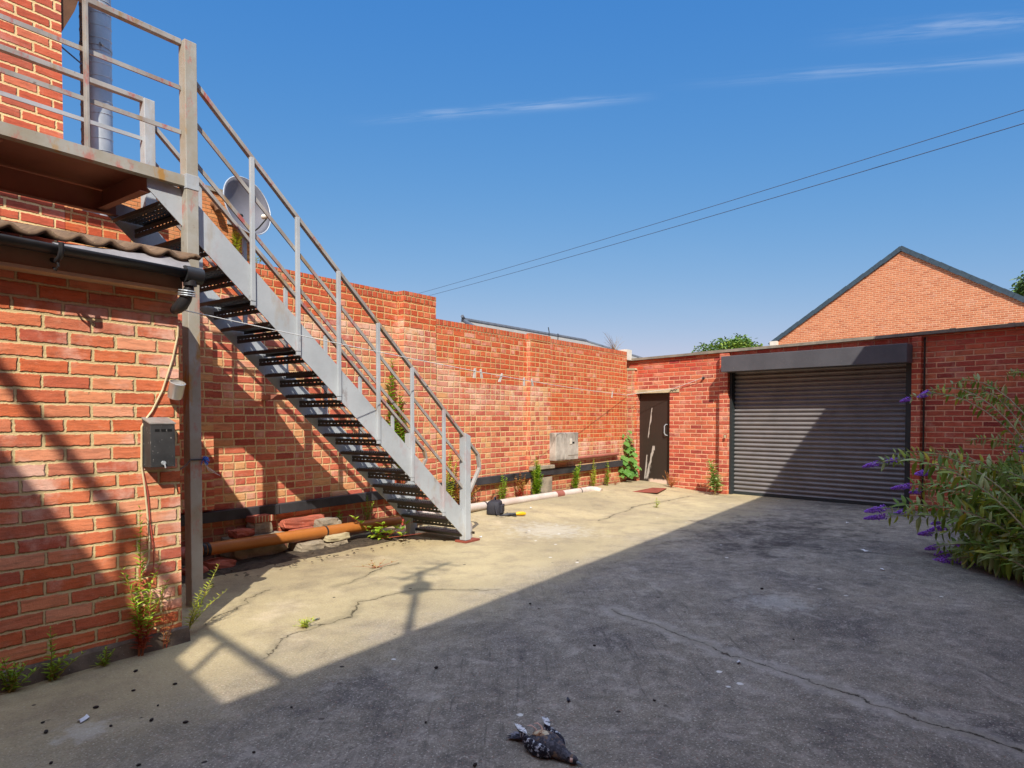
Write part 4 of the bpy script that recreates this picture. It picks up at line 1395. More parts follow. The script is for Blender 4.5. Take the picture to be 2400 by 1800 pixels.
t = thing('grey_drain_pipe', 'pale grey drain pipe with an elbow lying along the boundary wall by the bag', 'pipe', (8.2, -0.28, 0.13))
GZ = lambda x: 0.145 - 0.009 * (x - 6.5)
mb = MB()
mb.tube([(5.75, -0.25, GZ(5.75)), (8.95, -0.25, GZ(8.95))], 0.055, 20)
mb.build('pipe', m_greyp, t, smooth=True)
mb = MB()
mb.tube([(8.82, -0.25, GZ(8.9)), (9.02, -0.25, GZ(9.0))], 0.059, 20)
mb.build('pipe_joint', m_ring, t, smooth=True)
mb = MB()
mb.tube([(9.0, -0.25, GZ(9)), (9.80, -0.25, GZ(9.8)), (9.93, -0.26, GZ(9.9)), (9.99, -0.31, GZ(9.9) - 0.01), (10.0, -0.41, GZ(9.9) - 0.035)], [0.055, 0.055, 0.058, 0.06, 0.06], 20)
mb.build('elbow', m_greyp, t, smooth=True)
mb = MB()
mb.tube([(7.05, -0.25, GZ(7)), (7.075, -0.25, GZ(7))], 0.0585, 20)
mb.build('strap', m_black, t, smooth=True)
mb = MB()
mb.tube([(9.55, -0.25, GZ(9.5)), (9.57, -0.25, GZ(9.5))], 0.0575, 20)
mb.build('strap', m_guide, t, smooth=True)


def lump(name, lo, hi, mat, label, cat, rz=0.0, seed=1, rough=0.012, tilt=0.0, group=None, sub=3):
    """a broken block: subdivided box with chipped, uneven faces"""
    rng = random.Random(seed)
    bm = bmesh.new()
    bmesh.ops.create_cube(bm, size=1.0)
    bmesh.ops.subdivide_edges(bm, edges=bm.edges[:], cuts=sub, use_grid_fill=True)
    c = (Vector(lo) + Vector(hi)) / 2
    sz = Vector(hi) - Vector(lo)
    M = Matrix.Rotation(rz, 3, 'Z') @ Matrix.Rotation(tilt, 3, 'X')
    mb = MB()
    for v in bm.verts:
        p = Vector((v.co.x * sz.x, v.co.y * sz.y, v.co.z * sz.z))
        k = sum(1 for q in v.co if abs(abs(q) - 0.5) < 1e-4)
        p *= 1.0 - (0.0 if k < 2 else rng.uniform(0, 0.10 if k == 2 else 0.2) * min(1, rough / 0.012))
        p += Vector((rng.uniform(-1, 1), rng.uniform(-1, 1), rng.uniform(-1, 1))) * rough * 0.5
        mb.v.append(c + M @ p)
    mb.f = [tuple(v.index for v in f.verts) for f in bm.faces]
    bm.free()
    return tag(mb.build(name, mat, origin=(c.x, c.y, lo[2])), label, cat, group)


GRP = 'rubble under the staircase'
lump('stone_block', (3.40, -0.27, 0.0), (3.97, -0.02, 0.215), m_block, 'low grey concrete footing behind the brown drain pipe', 'block', seed=2, rough=0.012, group=GRP)
lump('concrete_block', (3.66, -0.20, 0.217), (3.86, -0.05, 0.325), m_block, 'pale concrete block standing left of the pile, under a ribbed brick', 'block', seed=3, rough=0.01, group=GRP)
t = thing('ribbed_brick', 'red brick with pale mortar stripes lying on the upright concrete block', 'brick', (3.76, -0.13, 0.327), GRP)
MB().box((3.655, -0.20, 0.327), (3.865, -0.06, 0.387)).build('brick_body', m_loose, t, bevel=0.006)
mb = MB()
for i in range(6): mb.box((3.672 + i * 0.033, -0.204, 0.330), (3.680 + i * 0.033, -0.2005, 0.388))
mb.build('mortar_stripes', m_lintel, t)
lump('loose_brick', (3.44, -0.25, 0.216), (3.64, -0.10, 0.285), m_loose, 'loose red brick lying flat left of the upright concrete block', 'brick', seed=4, rz=0.08, group=GRP)
lump('loose_brick', (4.10, -0.20, 0.10), (4.38, -0.05, 0.20), m_loose, 'frogged red brick just above the brown pipe, left of the pale block', 'brick', seed=5, group=GRP)
lump('loose_brick', (4.05, -0.12, 0.202), (4.55, -0.02, 0.30), m_loose, 'long low row of broken red brick under the black rail', 'brick', seed=6, group=GRP)
lump('stone_block', (4.40, -0.25, 0.13), (4.66, -0.06, 0.265), m_block, 'rough pale stone block above the strap of the brown pipe', 'block', seed=7, rough=0.012, group=GRP)
lump('concrete_block', (4.02, -0.42, 0.0), (4.30, -0.20, 0.10), m_block, 'flat grey block under the brown pipe, left of two stacked stones', 'block', seed=8, rough=0.01, group=GRP)
lump('stone_block', (4.34, -0.45, 0.075), (4.60, -0.2, 0.135), m_lintel, 'yellowish stone under the pipe strap, on top of a grey stone', 'block', seed=9, rough=0.008, rz=0.06, group=GRP)
lump('stone_block', (4.36, -0.44, 0.0), (4.58, -0.2, 0.073), m_block, 'grey stone on the ground under the yellowish stone', 'block', seed=10, rough=0.008, group=GRP)
lump('dark_brick', (3.08, -0.46, 0.0), (3.32, -0.24, 0.075), m_loose, 'dark brick in shade below the collars of the brown pipe', 'brick', seed=11, rz=0.12, group=GRP)
lump('dark_brick', (2.86, -0.5, 0.0), (3.05, -0.3, 0.06), m_loose, 'dark brick half hidden behind the fire escape post', 'brick', seed=12, rz=-0.1, group=GRP)

# ------------------------------------------------------------------ bag and tool
gb = gz(6.95, -0.55)
t = thing('tool_bag', 'small black nylon tool bag standing by the grey drain pipe', 'bag', (6.93, -0.53, gb))
rb = Matrix.Rotation(R(28), 3, 'Z')
bo = Vector((6.93, -0.53, gb))
mb = MB()
secs = [(0.0, 0.125, 0.085), (0.02, 0.138, 0.095), (0.10, 0.135, 0.092), (0.155, 0.125, 0.082), (0.172, 0.105, 0.06)]
NB = 24
for z, a, b2 in secs:
    for k in range(NB):
        th = 2 * math.pi * k / NB
        ct, st_ = math.cos(th), math.sin(th)
        e = 0.35
        p = Vector((a * math.copysign(abs(ct) ** e, ct), b2 * math.copysign(abs(st_) ** e, st_), z))
        mb.v.append(bo + rb @ p)
for i in range(len(secs) - 1):
    for k in range(NB): mb.f.append((i * NB + k, i * NB + (k + 1) % NB, (i + 1) * NB + (k + 1) % NB, (i + 1) * NB + k))
mb.f += [tuple(range(NB - 1, -1, -1)), tuple(range((len(secs) - 1) * NB, len(secs) * NB))]
mb.build('bag_body', m_bag, t, smooth=True)
mb = MB()
mb.obox(bo + rb @ Vector((-0.01, -0.10, 0.07)), (0.20, 0.03, 0.10), rb)
mb.build('front_pocket', m_bag, t, bevel=0.008)
mb = MB()
mb.tube([bo + rb @ Vector(p) for p in ((-0.07, 0, 0.168), (-0.05, 0, 0.21), (0.05, 0, 0.21), (0.07, 0, 0.168))], 0.010, 7)
mb.build('handle', m_bag, t, smooth=True)
mb = MB()
mb.tube([bo + rb @ Vector(p) for p in ((-0.13, -0.02, 0.12), (-0.19, -0.06, 0.02), (-0.24, -0.12, 0.008), (-0.12, -0.22, 0.008), (0.02, -0.16, 0.008))], 0.009, 6)
mb.build('shoulder_strap', m_bag, t)
mb = MB()
mb.obox(bo + rb @ Vector((0.0, -0.117, 0.11)), (0.16, 0.006, 0.006), rb)
mb.build('zip', m_guide, t)
g2 = gz(6.95, -0.78)
t = thing('yellow_tool', 'yellow and black hand tool lying on the concrete right of the bag', 'tool', (6.98, -0.75, g2))
to = Vector((6.97, -0.75, g2))
mb = MB()
mb.tube([to + Vector(p) for p in ((0.04, -0.06, 0.028), (0.07, -0.085, 0.032), (0.11, -0.12, 0.03), (0.14, -0.145, 0.026))], [0.02, 0.027, 0.026, 0.016], 12)
mb.build('yellow_grip', m_yellow, t, smooth=True)
mb = MB()
mb.tube([to + Vector(p) for p in ((-0.08, 0.06, 0.02), (-0.03, 0.01, 0.025), (0.04, -0.06, 0.028))], [0.012, 0.02, 0.017], 10)
mb.tube([to + Vector(p) for p in ((-0.02, -0.0, 0.02), (-0.01, -0.07, 0.012), (0.0, -0.10, 0.01))], 0.009, 8)
mb.build('black_head', m_black, t, smooth=True)
mb = MB()
gc = gz(11.0, -1.05)
mb.prism([(10.45, -0.75), (11.25, -0.62), (11.35, -1.0), (10.6, -1.16)], (0, 0, gz(10.9, -0.9) + 0.006), (1, 0, 0), (0, 1, 0), (0, 0, 1), 0.008)
tag(mb.build('drain_cover', m_redpl, origin=(10.9, -0.9, gz(10.9, -0.9))), 'flat rusty drain cover in the concrete before the brown door', 'drain cover')


# ------------------------------------------------------------------ weeds
def weed(name, label, base, stems, lmat, smat, L=0.06, w=0.018, step=0.03, seed=1, red=None, droop=0.2, group=None, per=3, start=0.12, r=0.004, top=0.45, cat='weed'):
    """stems: (dx, dy, height); leaves in turning pairs or whorls up every stem"""
    rng = random.Random(seed)
    base = Vector(base)
    t = thing(name, label, cat, tuple(base), group)
    ms, ml, mr = MB(), MB(), MB()
    for (dx, dy, h) in stems:
        p0 = base + Vector((rng.uniform(-0.015, 0.015), rng.uniform(-0.01, 0.01), 0))
        bend = Vector((rng.uniform(-0.03, 0.03), rng.uniform(-0.03, 0.03), 0)) * h
        P = lambda f: p0 + Vector((dx * f * (0.6 + 0.4 * f), dy * f, h * f)) + bend * math.sin(f * math.pi)
        ms.tube([P(i / 8) for i in range(9)], [r * (1 - 0.7 * i / 8) for i in range(9)], 5, caps=False)
        f = start
        a = rng.uniform(0, 6.28)
        while f < 1.0:
            k = (1 - top * abs(f - 0.35) / 0.65) * (1.0 if f < 0.9 else 0.7)
            for q in range(per):
                aa = a + q * 2 * math.pi / per + rng.uniform(-0.4, 0.4)
                d = Vector((math.cos(aa), math.sin(aa), 0.35 + 0.7 * f + rng.uniform(-0.25, 0.25)))
                tgt = mr if (red is not None and f < red[0]) else ml
                tgt.leaf(P(f), d, (0.1 * rng.gauss(0, 1), 0.1 * rng.gauss(0, 1), 1), L * k * rng.uniform(0.7, 1.2), w * k * rng.uniform(0.8, 1.2), 0.2, droop)
            a += 1.9
            f += step / abs(h) * rng.uniform(0.8, 1.2)
    ms.build('stems', smat, t, smooth=True)
    if ml.v: ml.build('leaves', lmat, t)
    if mr.v: mr.build('reddened_leaves', red[1], t)
    return t


weed('tall_weed', 'tall willowherb with reddened lower leaves growing up the outbuilding corner', (1.765, -2.05, 0),
     [(0.01, -0.02, 0.83), (-0.12, -0.03, 0.52), (0.10, -0.04, 0.50), (0.03, -0.05, 0.36), (-0.05, -0.06, 0.30), (0.14, -0.02, 0.40)], l_green, m_stemr, 0.062, 0.017, 0.024, 21, red=(0.33, l_red), r=0.004)
weed('dry_weed', 'thin dry weed stalks leaning on the outbuilding wall beside the willowherb', (1.90, -2.03, 0),
     [(0.04, 0.0, 0.34), (0.09, -0.02, 0.25), (-0.02, -0.03, 0.4), (0.07, -0.05, 0.2)], l_dry, m_stemr, 0.035, 0.008, 0.035, 22, r=0.002)
weed('corner_weed', 'bright green weed with two leaning stems at the foot of the steel post', (2.10, -1.90, 0),
     [(0.20, -0.02, 0.40), (0.06, -0.06, 0.28), (0.28, 0.0, 0.22), (0.02, -0.08, 0.16)], l_yellow, m_stem, 0.05, 0.010, 0.015, 23, start=0.25, r=0.0035)
weed('ground_weed', 'low green weed at the outbuilding foot cut off by the left edge', (1.16, -2.06, 0),
     [(-0.05, -0.05, 0.18), (0.06, -0.04, 0.14), (0.0, -0.08, 0.16), (-0.1, 0, 0.22), (0.1, -0.05, 0.1)], l_green, m_stem, 0.05, 0.017, 0.022, 24)
weed('ground_weed', 'upright green weed at the outbuilding foot, second from the left edge', (1.33, -2.05, 0),
     [(0.0, -0.02, 0.27), (0.05, -0.05, 0.12), (-0.05, -0.05, 0.1), (0.1, -0.02, 0.14), (0.13, -0.04, 0.12)], l_green, m_stem, 0.045, 0.015, 0.022, 25)
weed('ground_weed', 'small bushy green weed at the outbuilding foot left of the tall willowherb', (1.575, -2.05, 0),
     [(0.0, -0.02, 0.11), (0.04, -0.03, 0.08), (-0.04, -0.02, 0.07), (-0.09, -0.03, 0.03)], l_green, m_stem, 0.035, 0.012, 0.014, 26)
yb = lambda x, y: (x, y, gz(x, y))
weed('wall_weed', 'big tangled orange and green weed at the wall behind the newel post', yb(6.75, -0.12),
     [(0.0, -0.03, 0.55), (0.18, 0, 0.50), (-0.15, -0.02, 0.42), (0.3, -0.02, 0.42), (0.1, -0.05, 0.62), (0.38, 0.0, 0.3), (-0.05, -0.06, 0.3), (0.22, -0.06, 0.35)], l_orange, m_stemr, 0.091, 0.036, 0.03, 31, red=(0.12, l_red))
weed('wall_weed', 'yellow green wispy weed at the wall right behind the newel post', yb(6.55, -0.08),
     [(0.05, 0.0, 0.85), (0.15, 0.0, 0.7), (-0.05, 0, 0.5)], l_yellow, m_stem, 0.078, 0.027, 0.03, 32)
weed('wall_weed', 'slim upright green weed at the wall above the strap of the grey pipe', yb(7.66, -0.10),
     [(0.0, 0, 0.42), (0.06, -0.02, 0.36), (-0.06, 0, 0.26)], l_green, m_stem, 0.078, 0.030, 0.026, 33)
weed('wall_weed', 'reddish weed with green top at the wall between the slim weed and the dense one', yb(8.10, -0.10),
     [(0.0, 0, 0.42), (0.12, 0, 0.36), (-0.12, 0, 0.36), (0.05, -0.04, 0.3)], l_orange, m_stemr, 0.065, 0.027, 0.03, 34, red=(0.4, l_red))
weed('wall_weed', 'dense bright green weed in front of the concrete ledge', yb(8.42, -0.17),
     [(0.0, 0, 0.62), (0.09, -0.02, 0.5), (-0.09, 0, 0.45), (0.14, -0.02, 0.35), (-0.03, -0.05, 0.5), (0.04, 0.0, 0.56)], l_green, m_stem, 0.085, 0.036, 0.022, 35)
weed('wall_weed', 'bright green weed forked at the top under the meter box', yb(9.62, -0.14),
     [(0.0, 0, 0.36), (0.16, 0, 0.48), (-0.02, -0.03, 0.42), (0.05, -0.03, 0.3)], l_green, m_stem, 0.085, 0.036, 0.022, 36)
weed('wall_weed', 'yellowish slender weed at the wall, second to the right of the meter box', yb(10.25, -0.12),
     [(0.0, 0, 0.52), (0.07, 0, 0.34), (-0.05, 0, 0.26)], l_yellow, m_stem, 0.072, 0.030, 0.026, 37)
weed('wall_weed', 'slender green weed at the wall nearest the corner mallow', yb(10.75, -0.12),
     [(0.0, 0, 0.48), (0.05, 0, 0.28), (-0.04, 0, 0.2)], l_green, m_stem, 0.072, 0.030, 0.028, 38)
weed('dry_weed', 'low dry brown weed along the wall foot left of the corner mallow', yb(11.0, -0.16),
     [(-0.1, 0, 0.15), (0.1, 0, 0.2), (0.2, -0.02, 0.14), (-0.25, 0, 0.16), (0.3, 0, 0.16)], l_dry, m_stemr, 0.04, 0.012, 0.03, 39, r=0.003)


def mallow(name, label, base, n, h, spread, leaf, mat, seed):
    rng = random.Random(seed)
    base = Vector(base)
    t = thing(name, label, 'weed', tuple(base))
    ms, ml = MB(), MB()
    for i in range(n):
        f = (i / n)
        hh = h * (0.15 + 0.85 * f)
        a = rng.uniform(0, 6.28)
        rr = spread * (1 - 0.62 * f) * rng.uniform(0.5, 1.0)
        p = base + Vector((rr * math.cos(a), rr * math.sin(a), hh * rng.uniform(0.85, 1.05)))
        ms.tube([base + Vector((0, 0, hh * 0.4)), (base + p) / 2 + Vector((0, 0, hh * 0.25)), p], 0.004, 4, caps=False)
        s = leaf * (1.15 - 0.6 * f) * rng.uniform(0.75, 1.15)
        # round lobed leaf: a fan of seven lobes
        nn = Vector((math.cos(a) * 0.5 + rng.uniform(-0.3, 0.3) - 0.45, math.sin(a) * 0.5 - 0.35 + rng.uniform(-0.3, 0.3), 0.9)).normalized()
        ux = nn.cross(Vector((0.3, 1, 0.1))).normalized()
        uy = nn.cross(ux)
        vs = [p]
        K = 14
        for k in range(K):
            th = 2 * math.pi * k / K + 0.2
            r = s * (1.0 if k % 2 == 0 else 0.8) * (0.55 if k == 0 else 1)
            vs.append(p + (ux * math.cos(th) + uy * math.sin(th)) * r + nn * (0.16 * s * (1 if k % 2 else -0.4)))
        ml.add(vs, [(0, 1 + k, 1 + (k + 1) % K) for k in range(K)])
    ms.tube([base, base + Vector((0.01, 0, h * 0.5)), base + Vector((0, 0.01, h))], [0.008, 0.006, 0.003], 6)
    ms.build('stems', m_stem, t, smooth=True)
    ml.build('leaves', mat, t)
mallow('mallow', 'tall leafy green mallow growing in the corner left of the brown door', bw(0.0, 0.30, 0.085), 62, 0.98, 0.34, 0.085, l_mallow, 41)
weed('thistle', 'grey green thistle growing beside the shutter guide', bw(1.93, 0.28, 0.02),
     [(-0.06, 0.10, 0.60), (0.0, 0.02, 0.40), (0.03, -0.05, 0.30), (-0.03, 0.06, 0.5)], l_grey, m_stem, 0.17, 0.058, 0.045, 42, droop=0.35, per=3)
weed('dry_plant', 'dry orange brown plant beside the door threshold', bw(1.0, 0.18, 0.055),
     [(0.05, -0.1, 0.26), (-0.05, 0.12, 0.30), (0, 0.0, 0.24), (0.02, 0.2, 0.2), (0.0, -0.2, 0.2), (-0.1, 0.05, 0.18), (-0.1, -0.12, 0.16), (0.02, 0.1, 0.27)], l_dry, m_stemr, 0.045, 0.014, 0.018, 43, per=3, r=0.003)
weed('seedling', 'tiny yellow green seedling alone in the open concrete before the door', yb(9.25, -1.75),
     [(0.0, 0, 0.14), (0.04, -0.02, 0.08)], l_yellow, m_stem, 0.07, 0.02, 0.03, 44)
weed('dry_tuft', 'small straw coloured tuft in the concrete crack near the outbuilding', (2.62, -2.36, 0),
     [(0.03, 0.0, 0.06), (-0.04, 0.02, 0.05), (0.05, -0.04, 0.05), (-0.02, -0.03, 0.07), (0.09, 0.02, 0.04), (-0.1, 0.0, 0.03)], l_yellow, m_stem, 0.04, 0.010, 0.012, 45, per=3, r=0.002)
weed('dry_tuft', 'flat straggling weed in the crack in the sunny concrete before the stair foot', (4.05, -1.45, 0),
     [(0.12, 0.04, 0.05), (-0.14, -0.02, 0.06), (0.2, -0.06, 0.04), (-0.22, 0.05, 0.05), (0.02, 0.08, 0.06)], l_orange, m_stemr, 0.035, 0.012, 0.022, 46, r=0.002)
weed('climbing_plant', 'bright green climbing plant on the boundary wall behind the handrails', (5.66, -0.13, 0.05),
     [(0.06, 0.03, 1.15), (-0.16, 0.04, 1.75), (-0.08, 0.06, 1.95), (-0.14, 0.02, 1.35), (0.08, 0.02, 1.05), (-0.06, 0.0, 1.25), (0.12, 0.02, 0.95), (0.02, -0.02, 1.3), (0.0, 0.04, 1.6)], l_green, m_stemr, 0.125, 0.055, 0.042, 47, red=(0.10, l_orange), droop=0.4, r=0.006, cat='climbing plant', start=0.5)
weed('bramble', 'dark green bramble trailing on the ground under the bottom treads', (4.95, -0.45, 0.02),
     [(0.12, -0.55, 0.10), (-0.12, -0.25, 0.22), (-0.3, 0.05, 0.26), (0.22, -0.38, 0.2), (0.0, -0.45, 0.16)], l_green, m_stemr, 0.115, 0.055, 0.05, 48, droop=0.3, r=0.005, cat='bramble')
weed('wall_weed', 'small green weed rooted above the brown drain pipe under the stairs', (4.75, -0.10, 0.18),
     [(0.0, 0, 0.16), (0.04, -0.02, 0.10), (-0.04, 0, 0.08)], l_green, m_stem, 0.05, 0.016, 0.018, 49)
weed('wall_weed', 'shaded green weed under the stairs right of the pale stone block', (5.15, -0.08, 0.15),
     [(0.0, 0, 0.30), (0.08, -0.02, 0.22), (-0.08, 0, 0.2)], l_green, m_stem, 0.055, 0.018, 0.024, 50)
weed('wall_top_weed', 'small dark weed sprouting from the top of the boundary wall by the staircase', (3.92, 0.10, 2.82),
     [(0.0, 0, 0.14), (0.05, 0.02, 0.09), (-0.04, 0.0, 0.09)], l_grey, m_stem, 0.09, 0.016, 0.03, 51, droop=0.5)
weed('dry_grass', 'tuft of dry straw grass on the boundary wall top at the garage corner', (11.45, 0.12, 2.58),
     [(random.Random(i).uniform(-0.55, 0.35), random.Random(i + 50).uniform(-0.05, 0.05), random.Random(i + 90).uniform(0.12, 0.34)) for i in range(26)], l_dry, m_wood, 0.05, 0.006, 0.12, 52, per=1, start=0.6, r=0.0035, cat='grass')
weed('wall_plant', 'small pale green plant growing from the far house wall below the dish', (8.0, 7.12, 4.86),
     [(0.02, -0.05, 0.35), (0.12, -0.06, 0.24), (-0.08, -0.04, 0.22), (0.1, -0.1, -0.3)], l_yellow, m_stem, 0.22, 0.06, 0.06, 53)
mb = MB()
rng = random.Random(9)
for i in range(2):
    p = Vector((9.17 + 0.27 * i, 0.1, 2.59))
    mb.tube([p, p + Vector((0.01, 0, 0.12)), p + Vector((0, 0.01, 0.2 - 0.08 * i))], 0.008, 5)
tag(mb.build('rusty_spike', m_guide, origin=(9.3, 0.1, 2.59)), 'two thin rusty spikes standing on the boundary wall pilaster', 'spike')

# leaf litter along the wall foot under the stairs
mb = MB()
rng = random.Random(77)
gx = [2.35 + i * 0.12 for i in range(26)]
gy = [-0.62 + j * 0.08 for j in range(8)]
for i, x in enumerate(gx):
    for j, y in enumerate(gy):
        edge = (1 if 0 < j < 7 and 0 < i < 25 else 0)
        mb.v.append(Vector((x + rng.uniform(-0.03, 0.03), min(-0.004, y + rng.uniform(-0.03, 0.03)), gz(x, y) + (rng.uniform(0.008, 0.03) if edge else -0.006))))
for i in range(25):
    for j in range(7): mb.f.append((i * 8 + j, (i + 1) * 8 + j, (i + 1) * 8 + j + 1, i * 8 + j + 1))
for i in range(160):
    p = Vector((rng.uniform(2.5, 5.3), rng.uniform(-0.95, -0.1), 0))
    p.z = gz(p.x, p.y) + rng.uniform(0.006, 0.03)
    mb.leaf(p, (rng.gauss(0, 1), rng.gauss(0, 1), 0.1), (0, 0, 1), rng.uniform(0.02, 0.05), 0.02, 0.3)
o = mb.build('leaf_litter', m_soil)
o['kind'] = 'stuff'
o['label'] = 'dark leaf litter and dirt along the wall foot under the stairs'

# ------------------------------------------------------------------ buddleia
CAM = Vector((0, -5.91, CAMZ))
th0 = R(36.36)
FH = Vector((math.cos(th0), math.sin(th0), 0))
RH = Vector((math.sin(th0), -math.cos(th0), 0))
def away(px, py, z):
    """a point z metres in front of the viewpoint that looked at photo pixel px, py"""
    return CAM + FH * z + RH * ((px - 1200) / 1580 * z) + Vector((0, 0, (980 - py) / 1580 * z))
bb = Vector((6.0, -6.42, 0.0))
bud = thing('buddleia', 'big overgrown buddleia bush with purple flower spikes at the right edge', 'bush', tuple(bb))
rng = random.Random(61)
FLOW = [(2125, 936, 7.2), (2172, 922, 7.25), (2055, 1087, 6.9), (2095, 1078, 6.95), (2175, 1107, 7.0), (2130, 1140, 6.9), (2152, 1152, 6.85), (2072, 1192, 6.7), (2074, 1212, 6.7), (2120, 1200, 6.75),
        (2205, 1224, 6.6), (2220, 1237, 6.6), (2180, 1250, 6.5), (2195, 1284, 6.4), (2232, 1300, 6.4), (2212, 1312, 6.35), (2240, 1322, 6.35), (2224, 1378, 6.1), (2258, 1392, 6.05), (2310, 1400, 5.95),
        (2270, 1178, 6.8), (2330, 1212, 6.3), (2260, 1278, 6.4), (2350, 1145, 6.6), (2395, 1052, 6.9)]
PLAIN = [(2348, 886, 7.3), (2222, 904, 7.2), (2244, 926, 7.25), (2265, 1034, 7.0), (2150, 1067, 7.0), (2088, 1065, 6.9), (2340, 1070, 6.9), (2300, 1110, 6.7), (2390, 960, 7.2), (2400, 1100, 6.6), (2210, 1180, 6.9)]
for i in range(46):
    PLAIN.append((rng.uniform(2240, 2520), rng.uniform(1090, 1390), rng.uniform(6.0, 6.9)))
for i in range(7):
    PLAIN.append((rng.uniform(2340, 2560), rng.uniform(1000, 1200), rng.uniform(6.3, 7.2)))
for i in range(16):
    PLAIN.append((rng.uniform(2300, 2520), rng.uniform(1330, 1420), rng.uniform(5.7, 6.2)))
ms, ml = MB(), MB()
ends = []
for j, (px, py, z) in enumerate(FLOW + PLAIN):
    tip = away(px, py, z)
    tip.z = max(0.03, tip.z)
    b0 = bb + Vector((rng.uniform(-0.2, 0.25), rng.uniform(-0.25, 0.2), 0))
    span = (tip - b0)
    hi = max(0.1, tip.z * 0.5 + 0.35)
    c1 = b0 + Vector((span.x * 0.2, span.y * 0.2, hi))
    c2 = b0 + Vector((span.x * 0.62, span.y * 0.62, tip.z + 0.16 + 0.1 * rng.random()))
    P = []
    for i in range(13):
        f = i / 12
        P.append(b0 * (1 - f) ** 3 + c1 * 3 * f * (1 - f) ** 2 + c2 * 3 * f * f * (1 - f) + tip * f ** 3)
    ms.tube(P, [0.009 * (1 - 0.75 * i / 12) for i in range(13)], 5, caps=False)
    L = sum((P[i + 1] - P[i]).length for i in range(12))
    nn = int(L / 0.055)
    flo = j < len(FLOW)
    sparse = (py < 1080)
    for k in range(nn):
        f = 0.30 + 0.68 * k / nn if sparse else 0.22 + 0.76 * k / nn
        x = f * 12
        i = min(11, int(x))
        p = P[i].lerp(P[i + 1], x - i)
        d = (P[i + 1] - P[i]).normalized()
        side = d.cross(Vector((0, 0, 1))).normalized()
        if k % 2: side = d.cross(side)
        for s in (-1, 1):
            if rng.random() < (0.42 if sparse else 0.10): continue
            dd = (d * 0.55 + side * s + Vector((0, 0, rng.uniform(-0.2, 0.5)))).normalized()
            sz = rng.uniform(0.08, 0.17) * (0.75 if f > 0.85 else 1.0) * (0.62 if sparse else 1)
            ml.leaf(p, dd, (rng.gauss(0, 0.3), rng.gauss(0, 0.3), 1), sz, sz * 0.30, 0.15, 0.35)
    if flo: ends.append((P[-1], (P[-1] - P[-2]).normalized()))
ms.build('stems', m_wood, bud, smooth=True)
ml.build('foliage', l_bud, bud)


def panicle(L, seed):
    rng = random.Random(seed)
    mb = MB()
    for i in range(240):
        f = rng.random() ** 0.8
        r = 0.036 * (1 - f) ** 0.6 * rng.uniform(0.3, 1) + 0.002
        a = rng.uniform(0, 6.28)
        c = Vector((f * L, r * math.cos(a), r * math.sin(a)))
        s = rng.uniform(0.006, 0.011)
        vs = [c + Vector(q) * s for q in ((1, 0, 0), (-1, 0, 0), (0, 1, 0), (0, -1, 0), (0, 0, 1), (0, 0, -1))]
        mb.add(vs, [(0, 2, 4), (2, 1, 4), (1, 3, 4), (3, 0, 4), (2, 0, 5), (1, 2, 5), (3, 1, 5), (0, 3, 5)])
    return mb
protos = []
for i in range(3):
    mb = panicle(0.23 + 0.05 * i, 70 + i)
    ORGb = ORG[bud.name]
    me_o = mb
    protos.append(mb)
for k, (p, d) in enumerate(ends):
    mb0 = protos[k % 3]
    q = d.to_track_quat('X', 'Z').to_matrix()
    mb = MB()
    sc_ = 0.75 + 0.4 * ((k * 37) % 10) / 10
    mb.v = [p - d * 0.04 + q @ (v * sc_) for v in mb0.v]
    mb.f = mb0.f
    mb.build('flower_spike', m_flow, bud)

# ------------------------------------------------------------------ dead pigeon
def bird_mat(name, a, b2, c, scale=55, t0=0.45, t1=0.6):
    m, g, b = new_mat(name)
    pos = g.node('ShaderNodeNewGeometry').outputs['Position']
    n = g.noise(pos, scale, 5, 0.7)
    n2 = g.noise(g.scale(pos, 1, 1, 1, (5, 2, 0)), scale * 0.6, 4, 0.65)
    col = g.mix(g.sstep(n, t0, t1), a, b2)
    col = g.mix(g.sstep(n2, 0.53, 0.61), col, c)
    f = g.noise(g.scale(pos, 1, 1, 1), 240, 3, 0.7)
    finish(g, b, col, 0.75, f, 0.002, 0.9, spec=0.25)
    return m
m_b1 = bird_mat('pigeon_body', S(58, 58, 66), S(92, 92, 102), S(120, 100, 84))
m_b2 = bird_mat('pigeon_wing', S(24, 24, 32), S(44, 44, 56), S(196, 202, 214), 85, 0.4, 0.55)
m_b3 = bird_mat('pigeon_white', S(220, 220, 222), S(190, 192, 198), S(90, 90, 96))
m_b4 = bird_mat('pigeon_tail', S(24, 24, 32), S(70, 72, 86), S(120, 122, 136), 30)
m_b5 = bird_mat('pigeon_belly', S(196, 186, 160), S(150, 110, 80), S(90, 44, 34), 40)
m_beak = plain('pigeon_beak', S(150, 160, 172), S(120, 128, 140), 0.5, 30, 100)
m_cere = plain('pigeon_cere', S(216, 176, 160), S(190, 150, 136), 0.6, 30, 100)
BD = Vector((2.205, -4.45, 0))
ha = Vector((-0.30, -0.954, 0)).normalized()
hl = Vector((ha.y, -ha.x, 0)).normalized()      # towards the left of the picture
hu = Vector((0, 0, 1))
pg = lambda a, l, z: BD + ha * (a * 0.93) + hl * (l * 0.93) + hu * (z * 0.86)
bird = thing('dead_pigeon', 'dead black and white pigeon lying on its back on the shaded concrete', 'bird', tuple(BD))


